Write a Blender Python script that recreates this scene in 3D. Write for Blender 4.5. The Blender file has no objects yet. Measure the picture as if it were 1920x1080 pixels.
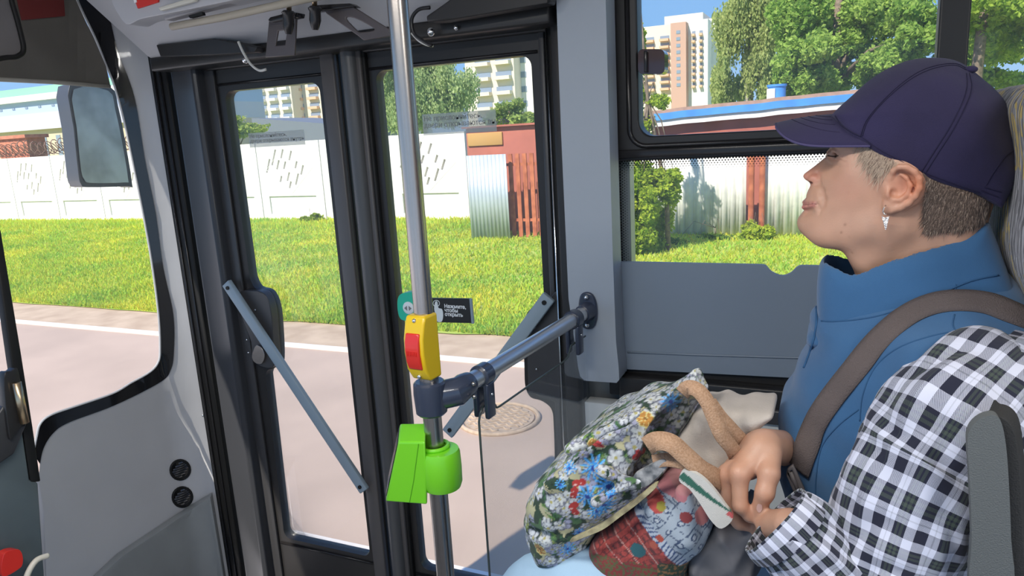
import bpy, bmesh, math, random
import numpy as np
from mathutils import Vector, Matrix, noise
from mathutils.geometry import delaunay_2d_cdt
random.seed(7); rng = np.random.default_rng(7)
S = bpy.context.scene
COL = S.collection
# ------------------------------------------------------------------ camera
YAW, PITCH, ROLL, FPX, CAMZ = math.radians(24.5), math.radians(12.17), math.radians(-3.26), 1350.0, 2.2
def _cam_axes():
    cy, sy = math.cos(YAW), math.sin(YAW)
    f = np.array([-sy*math.cos(PITCH), cy*math.cos(PITCH), -math.sin(PITCH)])
    r = np.array([cy, sy, 0.]); u = np.cross(r, f)
    return math.cos(ROLL)*r+math.sin(ROLL)*u, -math.sin(ROLL)*r+math.cos(ROLL)*u, f
CR, CU, CF = _cam_axes(); CO = np.array([0, 0, CAMZ])
cam = bpy.data.cameras.new('camera'); camo = bpy.data.objects.new('camera', cam); COL.objects.link(camo)
cam.sensor_width = 36; cam.lens = FPX/1920*36; cam.clip_start = 0.02; cam.clip_end = 2000
camo.matrix_world = Matrix(((CR[0], CU[0], -CF[0], 0), (CR[1], CU[1], -CF[1], 0), (CR[2], CU[2], -CF[2], CAMZ), (0, 0, 0, 1)))
S.camera = camo
# ------------------------------------------------------------------ world, sun, exposure
S.view_settings.view_transform = 'Standard'; S.view_settings.look = 'None'
S.view_settings.gamma = 1; S.view_settings.use_curve_mapping = False
S.view_settings.exposure = 0.0
wd = bpy.data.worlds.new('sky'); S.world = wd; wd.use_nodes = True
nt = wd.node_tree; bg = nt.nodes['Background']
tc = nt.nodes.new('ShaderNodeTexCoord'); sx = nt.nodes.new('ShaderNodeSeparateXYZ'); cr = nt.nodes.new('ShaderNodeValToRGB')
nt.links.new(tc.outputs['Generated'], sx.inputs[0]); nt.links.new(sx.outputs['Z'], cr.inputs[0])
e = cr.color_ramp.elements
e[0].position = 0.0; e[0].color = (.50, .72, 1.0, 1)
e[1].position = 0.6; e[1].color = (.16, .36, .90, 1)
k = e.new(0.10); k.color = (.30, .58, 1.0, 1)
nt.links.new(cr.outputs[0], bg.inputs[0]); bg.inputs[1].default_value = 1.0
SUN_DIR = Vector((.29, 1.0, -1.0)).normalized()
sl = bpy.data.lights.new('sun', 'SUN'); sl.energy = 6.6; sl.angle = math.radians(.6); sl.color = (1.0, .92, .80)
so = bpy.data.objects.new('sun', sl); COL.objects.link(so); so.rotation_euler = SUN_DIR.to_track_quat('-Z', 'Y').to_euler()
so.location = (-3, -8, 10)
# ------------------------------------------------------------------ pixel -> place helpers
def ray(px, py): return CF+(px-960)/FPX*CR-(py-540)/FPX*CU
def P(px, py, ax, v):
    ax = 'xyz'.index(ax); d = ray(px, py); t = (v-CO[ax])/d[ax]; return CO+t*d
def PY(px, py, y): return P(px, py, 'y', y)
# ------------------------------------------------------------------ materials
MATS = {}
def mat(name, col, rough=.5, metal=0., bump=0., bscale=50., spec=.5, var=0., vscale=8., sheen=0., coat=0., trans=0., emis=None, estr=0., sss=0., col2=None, detail=3):
    m = bpy.data.materials.new(name); m.use_nodes = True; N = m.node_tree; b = N.nodes['Principled BSDF']
    b.inputs['Base Color'].default_value = (*col, 1); b.inputs['Roughness'].default_value = rough; b.inputs['Metallic'].default_value = metal
    b.inputs['Specular IOR Level'].default_value = spec; b.inputs['Coat Weight'].default_value = coat; b.inputs['Sheen Weight'].default_value = sheen
    if trans: b.inputs['Transmission Weight'].default_value = trans
    if sss:
        b.inputs['Subsurface Weight'].default_value = sss; b.inputs['Subsurface Radius'].default_value = (1, .35, .2); b.inputs['Subsurface Scale'].default_value = .008
    if emis: b.inputs['Emission Color'].default_value = (*emis, 1); b.inputs['Emission Strength'].default_value = estr
    t = N.nodes.new('ShaderNodeTexCoord')
    if var or col2:
        n = N.nodes.new('ShaderNodeTexNoise'); n.inputs['Scale'].default_value = vscale; n.inputs['Detail'].default_value = detail
        N.links.new(t.outputs['Object'], n.inputs['Vector'])
        r = N.nodes.new('ShaderNodeValToRGB'); N.links.new(n.outputs['Fac'], r.inputs[0])
        c2 = col2 if col2 else tuple(c*(1+var) for c in col); c1 = col if col2 else tuple(c*(1-var) for c in col)
        r.color_ramp.elements[0].position = .35; r.color_ramp.elements[1].position = .65
        r.color_ramp.elements[0].color = (*c1, 1); r.color_ramp.elements[1].color = (*c2, 1)
        N.links.new(r.outputs[0], b.inputs['Base Color'])
    if bump:
        n = N.nodes.new('ShaderNodeTexNoise'); n.inputs['Scale'].default_value = bscale; n.inputs['Detail'].default_value = 4
        N.links.new(t.outputs['Object'], n.inputs['Vector'])
        bp = N.nodes.new('ShaderNodeBump'); bp.inputs['Strength'].default_value = bump; bp.inputs['Distance'].default_value = .002
        N.links.new(n.outputs['Fac'], bp.inputs['Height']); N.links.new(bp.outputs[0], b.inputs['Normal'])
    MATS[name] = m; return m
def attr_mat(name, attr='col', rough=.8, sheen=0., bump=0., bscale=900., sss=0.):
    m = mat(name, (.5, .5, .5), rough, bump=bump, bscale=bscale, sheen=sheen, sss=sss); N = m.node_tree
    a = N.nodes.new('ShaderNodeAttribute'); a.attribute_name = attr
    N.links.new(a.outputs['Color'], N.nodes['Principled BSDF'].inputs['Base Color']); return m
def glass_mat(name, tint=(.97, .98, .98), refl=.6, haze=.0, hazecol=(.9, .9, .9)):
    m = bpy.data.materials.new(name); m.use_nodes = True; N = m.node_tree; N.nodes.clear()
    o = N.nodes.new('ShaderNodeOutputMaterial'); tr = N.nodes.new('ShaderNodeBsdfTransparent'); g = N.nodes.new('ShaderNodeBsdfGlossy')
    fr = N.nodes.new('ShaderNodeFresnel'); fr.inputs[0].default_value = 1.3; mul = N.nodes.new('ShaderNodeMath'); mul.operation = 'MULTIPLY'; mul.inputs[1].default_value = refl
    mx = N.nodes.new('ShaderNodeMixShader'); tr.inputs[0].default_value = (*tint, 1); g.inputs['Roughness'].default_value = .01
    N.links.new(fr.outputs[0], mul.inputs[0]); N.links.new(mul.outputs[0], mx.inputs[0]); N.links.new(tr.outputs[0], mx.inputs[1]); N.links.new(g.outputs[0], mx.inputs[2])
    out = mx
    if haze:
        d = N.nodes.new('ShaderNodeBsdfTranslucent'); d.inputs[0].default_value = (*hazecol, 1); m2 = N.nodes.new('ShaderNodeMixShader'); m2.inputs[0].default_value = haze
        N.links.new(mx.outputs[0], m2.inputs[1]); N.links.new(d.outputs[0], m2.inputs[2]); out = m2
    N.links.new(out.outputs[0], o.inputs[0]); return m
# ------------------------------------------------------------------ mesh builder
class MB:
    def __init__(s): s.v = []; s.f = []; s.n = 0
    def add(s, vs, fs):
        vs = [tuple(map(float, p)) for p in vs]; s.v += vs; s.f += [tuple(i+s.n for i in f) for f in fs]; s.n += len(vs); return s
    def box(s, lo, hi):
        x0, y0, z0 = lo; x1, y1, z1 = hi
        return s.add([(x0,y0,z0),(x1,y0,z0),(x1,y1,z0),(x0,y1,z0),(x0,y0,z1),(x1,y0,z1),(x1,y1,z1),(x0,y1,z1)],
                     [(0,3,2,1),(4,5,6,7),(0,1,5,4),(1,2,6,5),(2,3,7,6),(3,0,4,7)])
    def obox(s, c, ax, ay, az):   # oriented box: centre and three half-extent vectors
        c, ax, ay, az = map(np.array, (c, ax, ay, az)); vs = [c+i*ax+j*ay+k*az for k in (-1, 1) for j in (-1, 1) for i in (-1, 1)]
        return s.add(vs, [(0,2,3,1),(4,5,7,6),(0,1,5,4),(1,3,7,5),(3,2,6,7),(2,0,4,6)])
    def tube(s, pts, r, n=12, cap=True, closed=False):
        pts = [np.array(p, float) for p in pts]; m = len(pts); rs = r if hasattr(r, '__len__') else [r]*m
        t0 = pts[1]-pts[0]; up = np.array([0, 0, 1.]) if abs(t0[2]) < .9*np.linalg.norm(t0) else np.array([1., 0, 0])
        a = np.cross(t0, up); a /= np.linalg.norm(a); vs = []
        for i in range(m):
            if closed: t = pts[(i+1) % m]-pts[i-1]
            else: t = pts[min(i+1, m-1)]-pts[max(i-1, 0)]
            t /= np.linalg.norm(t)+1e-12; a = a-(a@t)*t; a /= np.linalg.norm(a)+1e-12; b = np.cross(t, a)
            for k in range(n):
                q = 2*math.pi*k/n; vs.append(pts[i]+rs[i]*(math.cos(q)*a+math.sin(q)*b))
        fs = []; mm = m if closed else m-1
        for i in range(mm):
            for k in range(n):
                j = (i+1) % m; fs.append((i*n+k, i*n+(k+1) % n, j*n+(k+1) % n, j*n+k))
        if cap and not closed: fs.append(tuple(range(n))[::-1]); fs.append(tuple((m-1)*n+k for k in range(n)))
        return s.add(vs, fs)
    def sphere(s, c, r, nu=16, nv=10, ax=None):
        rr = (r, r, r) if not hasattr(r, '__len__') else r; vs = []; fs = []
        for i in range(nv+1):
            th = math.pi*i/nv
            for k in range(nu):
                q = 2*math.pi*k/nu; vs.append((c[0]+rr[0]*math.sin(th)*math.cos(q), c[1]+rr[1]*math.sin(th)*math.sin(q), c[2]+rr[2]*math.cos(th)))
        for i in range(nv):
            for k in range(nu): fs.append((i*nu+k, (i+1)*nu+k, (i+1)*nu+(k+1) % nu, i*nu+(k+1) % nu))
        return s.add(vs, fs)
    def prism(s, pts, d):   # planar polygon (3-D points) extruded by vector d
        n = len(pts); pts = [np.array(p, float) for p in pts]; d = np.array(d, float)
        return s.add(pts+[p+d for p in pts], [tuple(range(n)), tuple(range(2*n-1, n-1, -1))]+[(i, i+n, (i+1) % n+n, (i+1) % n) for i in range(n)])
LOC = {}
def tag(o, label=None, cat=None, group=None, kind=None):
    if label: o['label'] = label
    if cat: o['category'] = cat
    if group: o['group'] = group
    if kind: o['kind'] = kind
    return o
def thing(name, label, cat, loc, group=None):
    o = bpy.data.objects.new(name, None); COL.objects.link(o); o.location = tuple(map(float, loc)); o.empty_display_size = .1
    LOC[o] = np.array(loc, float); return tag(o, label, cat, group)
def mk(name, mb, m, parent=None, smooth=None, bevel=0., seg=2, sub=0, loc=None, solid=0., attr=None, label=None, off=0.):
    v = np.array(mb.v, float)
    base = LOC[parent] if parent is not None else (np.array(loc, float) if loc is not None else (v.min(0)+v.max(0))/2)
    me = bpy.data.meshes.new(name); me.from_pydata((v-base).tolist(), [], mb.f)
    bm = bmesh.new(); bm.from_mesh(me); bmesh.ops.recalc_face_normals(bm, faces=bm.faces); bm.to_mesh(me); bm.free()
    me.materials.append(m if not isinstance(m, str) else MATS[m])
    if attr is not None:
        a = me.color_attributes.new('col', 'FLOAT_COLOR', 'POINT'); c = np.ones((len(v), 4), np.float32); c[:, :3] = attr; a.data.foreach_set('color', c.ravel())
    o = bpy.data.objects.new(name, me); COL.objects.link(o)
    if parent is not None: o.parent = parent; LOC[o] = LOC[parent]
    else: o.location = base.tolist(); LOC[o] = base
    if solid: md = o.modifiers.new('solid', 'SOLIDIFY'); md.thickness = solid; md.offset = off
    if bevel: md = o.modifiers.new('bevel', 'BEVEL'); md.width = bevel; md.segments = seg; md.limit_method = 'ANGLE'; md.angle_limit = .6; md.harden_normals = False
    if sub: md = o.modifiers.new('sub', 'SUBSURF'); md.levels = sub; md.render_levels = sub
    if smooth is None: smooth = bool(bevel)
    if smooth:
        me.shade_smooth() if smooth is True else me.set_sharp_from_angle(angle=smooth)
    if label: o['label'] = label
    return o
def struct(name, mb, m, **k):
    o = mk(name, mb, m, **k); o['kind'] = 'structure'; return o
def cat_rom(pts, n=8, closed=True):
    pts = np.array(pts, float); m = len(pts); out = []
    for i in range(m if closed else m-1):
        p0, p1, p2, p3 = (pts[(i+j) % m] for j in (-1, 0, 1, 2)) if closed else (pts[max(i-1, 0)], pts[i], pts[i+1], pts[min(i+2, m-1)])
        for k in range(n):
            t = k/n; out.append(.5*((2*p1)+(-p0+p2)*t+(2*p0-5*p1+4*p2-p3)*t*t+(-p0+3*p1-3*p2+p3)*t**3))
    if not closed: out.append(pts[-1])
    return np.array(out)
def rrect(x0, y0, x1, y1, r, n=6):
    out = []
    for cx, cy, a in ((x1-r, y1-r, 0), (x0+r, y1-r, 90), (x0+r, y0+r, 180), (x1-r, y0+r, 270)):
        for k in range(n+1):
            q = math.radians(a+90*k/n); out.append((cx+r*math.cos(q), cy+r*math.sin(q)))
    return np.array(out)
def inpoly(P_, poly):
    P_ = np.atleast_2d(P_); x, y = P_[:, 0], P_[:, 1]; c = np.zeros(len(P_), bool); n = len(poly)
    for i in range(n):
        x0, y0 = poly[i-1]; x1, y1 = poly[i]
        m = ((y0 > y) != (y1 > y)); xs = (x1-x0)*(y-y0)/((y1-y0) if y1 != y0 else 1e-12)+x0; c ^= m & (x < xs)
    return c
def fill2d(outline, holes=(), step=None):
    """triangulate a 2-D outline with holes, optional interior grid points; returns (verts2d, tris)"""
    loops = [np.array(outline, float)]+[np.array(h, float) for h in holes]; vs = []; es = []
    for L in loops:
        b = len(vs); vs += [Vector(p) for p in L]; es += [(b+i, b+(i+1) % len(L)) for i in range(len(L))]
    if step:
        lo = loops[0].min(0); hi = loops[0].max(0)
        g = np.stack(np.meshgrid(np.arange(lo[0]+step/2, hi[0], step), np.arange(lo[1]+step/2, hi[1], step)), -1).reshape(-1, 2)
        k = inpoly(g, loops[0])
        for h in loops[1:]: k &= ~inpoly(g, h)
        vs += [Vector(p) for p in g[k]]
    r = delaunay_2d_cdt(vs, es, [], 0, 1e-7); V = np.array([tuple(p) for p in r[0]]); F = []
    if len(r[2]):
        T = np.array([f for f in r[2] if len(f) == 3]); c = V[T].mean(1); k = inpoly(c, loops[0])
        for h in loops[1:]: k &= ~inpoly(c, h)
        F = [tuple(map(int, t)) for t in T[k]]
    return V, F
def panel2(mb, outline, holes, fn, step=None, depth=None):
    """fn maps a 2-D point to 3-D; depth: extrusion vector -> closed solid"""
    V, F = fill2d(outline, holes, step); Q = np.array([fn(p) for p in V])
    if depth is None: return mb.add(Q, F)
    d = np.array(depth, float); n = len(Q); ec = {}
    for f in F:
        for i in range(3):
            a, b = f[i], f[(i+1) % 3]; ec[(a, b)] = 1
    side = [(a, b, b+n, a+n) for (a, b) in ec if (b, a) not in ec]
    return mb.add(list(Q)+list(Q+d), F+[tuple(i+n for i in f[::-1]) for f in F]+side)
# ------------------------------------------------------------------ outdoor materials
mat('asphalt', (.50,.37,.285), .9, var=.07, vscale=1.2, bump=.3, bscale=60)
mat('concrete_kerb', (.78,.72,.66), .9, var=.06, vscale=6, bump=.4, bscale=30)
mat('sand', (.46,.33,.22), .95, col2=(.60,.45,.31), vscale=3, bump=.5, bscale=20, detail=8)
mat('turf', (.30,.42,.05), .95, col2=(.50,.54,.12), vscale=1.3, bump=.5, bscale=25, detail=8)
mat('fence_paint', (.82,.80,.77), .85, var=.04, vscale=2)
mat('fence_shadow', (.10,.10,.10), .9)
mat('bark', (.20,.15,.11), .9, var=.3, vscale=12, bump=.6, bscale=30)
mat('birch_bark', (.62,.58,.52), .9, col2=(.12,.10,.09), vscale=9)
mat('rust', (.34,.09,.04), .85, col2=(.55,.17,.08), vscale=7, detail=6)
mat('red_wall', (.42,.13,.09), .8, var=.12, vscale=2)
mat('blue_paint', (.07,.28,.70), .5, var=.15, vscale=3)
mat('white_paint', (.78,.76,.72), .6, var=.08, vscale=5)
mat('galvanised', (.52,.58,.64), .45, metal=.25, var=.08, vscale=2)
mat('roof_felt', (.40,.25,.19), .9, var=.1)
mat('facade_cream', (.74,.66,.55), .85, var=.03); mat('facade_white', (.80,.78,.76), .85, var=.02)
mat('facade_pink', (.55,.34,.27), .85, var=.05); mat('balcony_peach', (.72,.46,.30), .8); mat('pane_far', (.25,.31,.40), .25)
mat('ind_blue', (.42,.52,.75), .7); mat('ind_lilac', (.55,.54,.66), .7); mat('ind_beige', (.62,.50,.38), .8); mat('ind_green', (.25,.50,.36), .7)
mat('slate_roof', (.16,.18,.22), .8)
def leaf_mat(name):
    m = bpy.data.materials.new(name); m.use_nodes = True; N = m.node_tree; N.nodes.clear()
    o = N.nodes.new('ShaderNodeOutputMaterial'); a = N.nodes.new('ShaderNodeAttribute'); a.attribute_name = 'col'
    d = N.nodes.new('ShaderNodeBsdfDiffuse'); t = N.nodes.new('ShaderNodeBsdfTranslucent'); mx = N.nodes.new('ShaderNodeMixShader'); mx.inputs[0].default_value = .45
    for q in (d, t): N.links.new(a.outputs['Color'], q.inputs[0])
    N.links.new(d.outputs[0], mx.inputs[1]); N.links.new(t.outputs[0], mx.inputs[2]); N.links.new(mx.outputs[0], o.inputs[0]); MATS[name] = m
leaf_mat('leaves')
# ------------------------------------------------------------------ ground
def strip(name, edge0, edge1, x0, x1, z, m, n=160, w0=.0, w1=.0):
    mb = MB(); xs = np.linspace(x0, x1, n); vs = []
    for x in xs:
        a = edge0+w0*noise.noise(Vector((x*1.1, edge0, 0)))+w0*.5*noise.noise(Vector((x*4, 3, 0)))
        b = edge1+w1*noise.noise(Vector((x*1.1, edge1, 5)))+w1*.5*noise.noise(Vector((x*4, 9, 0)))
        vs += [(x, a, z), (x, b, z)]
    mb.add(vs, [(2*i, 2*i+2, 2*i+3, 2*i+1) for i in range(n-1)])
    return struct(name, mb, m)
strip('ground_pavement', -8, 2.93, -60, 30, .0, 'concrete_kerb')
strip('ground_road', 2.93, 6.06, -60, 30, -.01, 'asphalt')
mb = MB().box((-60, 6.03, -.05), (30, 6.12, .015)); struct('kerb_edge', mb, 'concrete_kerb')
strip('ground_sand', 6.10, 7.6, -60, 30, .0, 'sand')
strip('ground_turf', 6.92, 260, -160, 120, .012, 'turf', n=600, w0=.10)
# grass blades (nobody could count them)
n = 150000
y = 6.95+ (rng.random(n)**1.5)*10.2; x = -2.0-y*1.75+rng.random(n)*(y*1.75+4.5); 
h = (.035+.06*rng.random(n))*(1+.5*(y > 15)); a = rng.random(n)*math.pi; w = .012+.006*y/7
lean = (rng.random((n, 2))-.5)*.09
nz = np.array([noise.noise(Vector((xx*.8, yy*.8, 0))) for xx, yy in zip(x, y)])
c = np.stack([.42+.25*rng.random(n)+.22*nz, .56+.16*rng.random(n)+.10*nz, .06+.07*rng.random(n)], 1)
V = np.empty((n, 3, 3)); V[:, 0] = np.stack([x-w*np.cos(a), y-w*np.sin(a), 0*x+.01], 1); V[:, 1] = np.stack([x+w*np.cos(a), y+w*np.sin(a), 0*x+.01], 1)
V[:, 2] = np.stack([x+lean[:, 0], y+lean[:, 1], h], 1)
mb = MB(); mb.v = V.reshape(-1, 3); mb.f = np.arange(3*n).reshape(-1, 3).tolist()
gr = mk('grass', mb, 'leaves', attr=np.clip(np.repeat(c, 3, 0), 0, 1)); tag(gr, 'short bright green grass between the road and the white concrete fence', 'grass', kind='stuff')
# manhole cover on the road
mx, my = -2.36, 4.80
t = thing('manhole_cover', 'round cast manhole cover with wavy ribs set in the road beyond the handrail', 'manhole cover', (mx, my, 0))
mat('cast_iron', (.50,.37,.26), .8, var=.15, vscale=20)
mb = MB(); R_ = .31
mb.tube([(mx, my, -.012), (mx, my, .004)], R_-.035, 48); mk('lid', mb, 'cast_iron', t)
mb = MB(); ring = [(mx+R_*math.cos(q), my+R_*math.sin(q), .0) for q in np.linspace(0, 2*math.pi, 49)[:-1]]
mb.tube(ring, .018, 8, closed=True); mk('rim', mb, 'cast_iron', t, smooth=True)
for i in range(-4, 5):
    yy = my+i*.058; hw = math.sqrt(max(0, .25**2-(i*.058)**2)); mb = MB()
    xs = np.arange(mx-hw, mx+hw, .008)
    if len(xs) > 3: mb.tube([(q, yy+.016*math.sin((q-mx)*75), .006) for q in xs], .009, 6); mk('rib', mb, 'cast_iron', t, smooth=True)
# ------------------------------------------------------------------ concrete fence panels
FY = 17.0; PW = 2.36
def fence_panel(x0):
    t = thing('concrete_fence_panel', '', 'fence', (x0, FY, 0), 'white concrete fence panels')
    W_, H_ = PW-.03, 2.3
    mb = MB(); slots = []
    cx, cz = W_/2, 1.52
    for (dx, dz, L) in ((-.62,.1,.44),(-.42,.33,.5),(-.32,.12,.3),(-.16,.42,.28),(-.12,.1,.24),(.08,.36,.3),(.22,.1,.22),(-.28,-.28,.2),(-.05,-.22,.28),(-.02,-.45,.22),(.2,-.3,.36),(.38,-.05,.3)):
        d = np.array([.40, .92]); nrm = np.array([-.92, .40]); c = np.array([cx+dx*1.25, cz+dz*1.05])
        slots.append([c-d*L*.50-nrm*.030, c+d*L*.50-nrm*.030, c+d*L*.50+nrm*.030, c-d*L*.50+nrm*.030])
    low = np.array([(.28,.18),(W_-.28,.18),(W_-.28,.72),(.28,.72)])
    fn = lambda p: (x0+p[0], FY, p[1])
    panel2(mb, [(0,0),(W_,0),(W_,H_),(0,H_)], slots+[low], fn, depth=(0, .12, 0))
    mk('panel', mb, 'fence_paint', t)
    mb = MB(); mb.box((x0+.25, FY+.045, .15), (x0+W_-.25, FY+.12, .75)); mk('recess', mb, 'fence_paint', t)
    mk('slot_shade_board', MB().box((x0+.2, FY+.15, .95), (x0+W_-.2, FY+.18, 2.2)), mat('slot_shade', (.13,.125,.12), .9) if 'slot_shade' not in MATS else 'slot_shade', t)  # board kept dark to stand in for the shade in the slots
    mb = MB(); D = [(cx-.86,cz),(cx,cz+.74),(cx+.86,cz),(cx,cz-.74)]
    for i in range(4): mb.tube([(x0+D[i][0], FY, D[i][1]), (x0+D[(i+1) % 4][0], FY, D[(i+1) % 4][1])], .007, 6)
    mk('diamond_frame', mb, 'fence_paint', t)
    return t
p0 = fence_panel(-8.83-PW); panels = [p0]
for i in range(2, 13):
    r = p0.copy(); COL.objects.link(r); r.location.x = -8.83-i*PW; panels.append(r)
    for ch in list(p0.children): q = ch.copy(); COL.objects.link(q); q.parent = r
for i, r in enumerate(panels):
    s = 'white concrete fence panel with slashed diamond pattern, '
    r['label'] = s+('nearest the corrugated sheet', 'behind the steel pole', 'behind the post between the door leaves', 'whole one in middle of left door glass', 'cut by left edge of left door glass',
        'hidden by the front corner post', 'hidden left of the front corner post', 'right end of those seen through windscreen', 'behind the outside mirror', 'just left of the outside mirror', 'third from the mirror towards the left', 'furthest left in the windscreen')[i]
# tangled wire above the fence
mat('rusty_wire', (.26,.15,.11), .9)
pts = [(x_, FY+.06+.2*math.cos(x_*17), 2.62+.22*math.sin(x_*17)+.05*math.sin(x_*3)) for x_ in np.arange(-33, -20, .035)]
mb = MB().tube(pts, .016, 4)
pts = [(x_, FY+.1+.2*math.cos(x_*23+1), 2.55+.2*math.sin(x_*23)) for x_ in np.arange(-33, -20, .03)]
mb.tube(pts, .014, 4)
t = mk('razor_wire', mb, 'rusty_wire'); tag(t, 'coil of rusty razor wire along the top of the white fence', 'wire')
mb = MB().box((-28.9, FY+.5, 0), (-27.2, FY+1.2, 3.0)); mat('brick_orange', (.55,.20,.12), .85, var=.2, vscale=6)
mb.box((-29.0, FY+.4, 3.0), (-27.1, FY+1.3, 3.12))
t = mk('brick_gatepost', mb, 'brick_orange'); tag(t, 'orange brick block rising behind the white fence at far left', 'wall')
# ------------------------------------------------------------------ metal sheet, picket fence, red shed
x0 = PY(884, 440, 13.75)[0]; x1 = PY(957, 440, 13.75)[0]
def corrugated(xa, xb, y, z0, z1, pitch=.09, amp=.012, tilt=0.):
    mb = MB(); xs = np.linspace(xa, xb, int((xb-xa)/pitch*8)+2); vs = []
    for q in xs:
        d = amp*math.tanh(3*math.sin(2*math.pi*q/pitch)); vs += [(q, y+d, z0), (q-tilt, y+d, z1)]
    return mb.add(vs, [(2*i, 2*i+2, 2*i+3, 2*i+1) for i in range(len(xs)-1)])
zt = PY(920, 290, 13.75)[2]
t = mk('corrugated_sheet', corrugated(x0, x1, 13.75, 0.02, zt), 'galvanised', solid=.004, smooth=.9); tag(t, 'pale galvanised corrugated sheet standing in the grass beside rusty pickets', 'metal sheet')
zt = PY(975, 288, 13.9)[2]; t = thing('picket_gate', 'rusty red steel picket gate right of the pale corrugated sheet', 'gate', (-6.1, 13.95, 0))
for px in (952, 965, 978, 991, 1004, 1017):
    c = PY(px, 446, 13.95)[0]; mb = MB().box((c-.045, 13.93, .02), (c+.045, 13.96, zt)); mk('picket', mb, 'rust', t)
xa, xb = PY(948, 446, 13.95)[0], PY(1022, 446, 13.95)[0]
for zz in (.35, zt-.25): mb = MB().box((xa, 13.96, zz), (xb, 13.99, zz+.06)); mk('rail', mb, 'rust', t)
t = thing('red_shed', 'low dark red metal box shed behind the corrugated sheet and pickets', 'shed', (-6.1, 15, 0))
xa, xb = PY(874, 260, 14.6)[0], PY(1040, 260, 14.6)[0]; zt = PY(930, 238, 14.6)[2]; zm = PY(930, 272, 14.6)[2]
mb = MB().box((xa, 14.6, .0), (xb, 16.4, zt)); mk('body', mb, 'red_wall', t, bevel=.02)
mb = MB().box((xa+.05, 14.56, zm), (xa+.9, 14.61, zm+.28)); mat('ochre', (.52,.30,.10), .8); mk('hatch', mb, 'ochre', t, bevel=.01)
mb = MB().box((xa-.05, 14.5, zt), (xb+.05, 16.5, zt+.04)); mk('roof', mb, 'red_wall', t)
# ------------------------------------------------------------------ right side: white metal fence, posts, garage
WF = 14.4
for (pa, pb, lab) in ((1180, 1398, 'white corrugated metal fence sheet left of the red posts, in tree shade'), (1432, 1800, 'white corrugated metal fence sheet right of the red posts, behind the face')):
    xa, xb = PY(pa, 440, WF)[0], PY(pb, 440, WF)[0]
    t = mk('metal_fence_sheet', corrugated(xa, xb, WF, 0.03, 1.95, .16, .02), 'galvanised', solid=.004, smooth=.9); tag(t, lab, 'fence', 'white corrugated fence sheets')
    t.data.materials[0] = MATS['white_paint']
for px, lab in ((1408, 'left'), (1428, 'right')):
    c = PY(px, 430, WF-.1)[0]; mb = MB().tube([(c, WF-.15, 0), (c, WF-.15, 1.9)], .055, 10)
    t = mk('steel_post', mb, 'rust', smooth=.8); tag(t, lab+' one of two thin rusty red posts between the white fence sheets', 'post', 'rusty fence posts')
GY = 15.9
t = thing('garage', 'long low garage with red wall and blue and white roof edge', 'garage', (0, GY, 0))
g0, g1 = PY(1212, 215, GY), PY(1640, 172, GY)
def gz(x): return g0[2]+(g1[2]-g0[2])*(x-g0[0])/(g1[0]-g0[0])
xa, xb = g0[0], 1.5
def slab(d0, d1, ya, yb, m, nm):
    mb = MB(); vs = []
    for q in np.linspace(xa, xb, 60):
        w = .025*noise.noise(Vector((q*1.6, 2, 0)))
        vs += [(q, ya, gz(q)+d0+w), (q, ya, gz(q)+d1+w), (q, yb, gz(q)+d1+w), (q, yb, gz(q)+d0+w)]
    fs = [(4*i+j, 4*i+(j+1) % 4, 4*i+4+(j+1) % 4, 4*i+4+j) for i in range(59) for j in range(4)]+[(0,1,2,3), (236,237,238,239)]
    mb.add(vs, fs); return mk(nm, mb, m, t)
slab(-.14, .0, GY-.25, GY-.2, 'blue_paint', 'blue_fascia'); slab(-.27, -.14, GY-.2, GY-.16, 'white_paint', 'white_fascia'); slab(.0, .07, GY-.22, GY+5, 'roof_felt', 'roof')
mb = MB().box((xa+.15, GY, 0), (xb, GY+5, g0[2]-.05)); mk('wall', mb, 'red_wall', t)
c = PY(1456, 186, GY+1.5); 
t = thing('barrel', 'blue plastic barrel with white side standing on the garage roof', 'barrel', (c[0], GY+1.5, gz(c[0])+.07))
z0 = gz(c[0])+.07; mb = MB().tube([(c[0], GY+1.5, z0), (c[0], GY+1.5, z0+.3)], .19, 20); mk('body', mb, 'blue_paint', t, smooth=.8)
mb = MB().tube([(c[0], GY+1.5, z0+.28), (c[0], GY+1.5, z0+.33)], .21, 20); mk('rim', mb, 'blue_paint', t, smooth=.8)
mb = MB().box((c[0]-.19, GY+1.28, z0), (c[0]-.02, GY+1.4, z0+.24)); mk('label_sheet', mb, 'white_paint', t)
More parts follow.
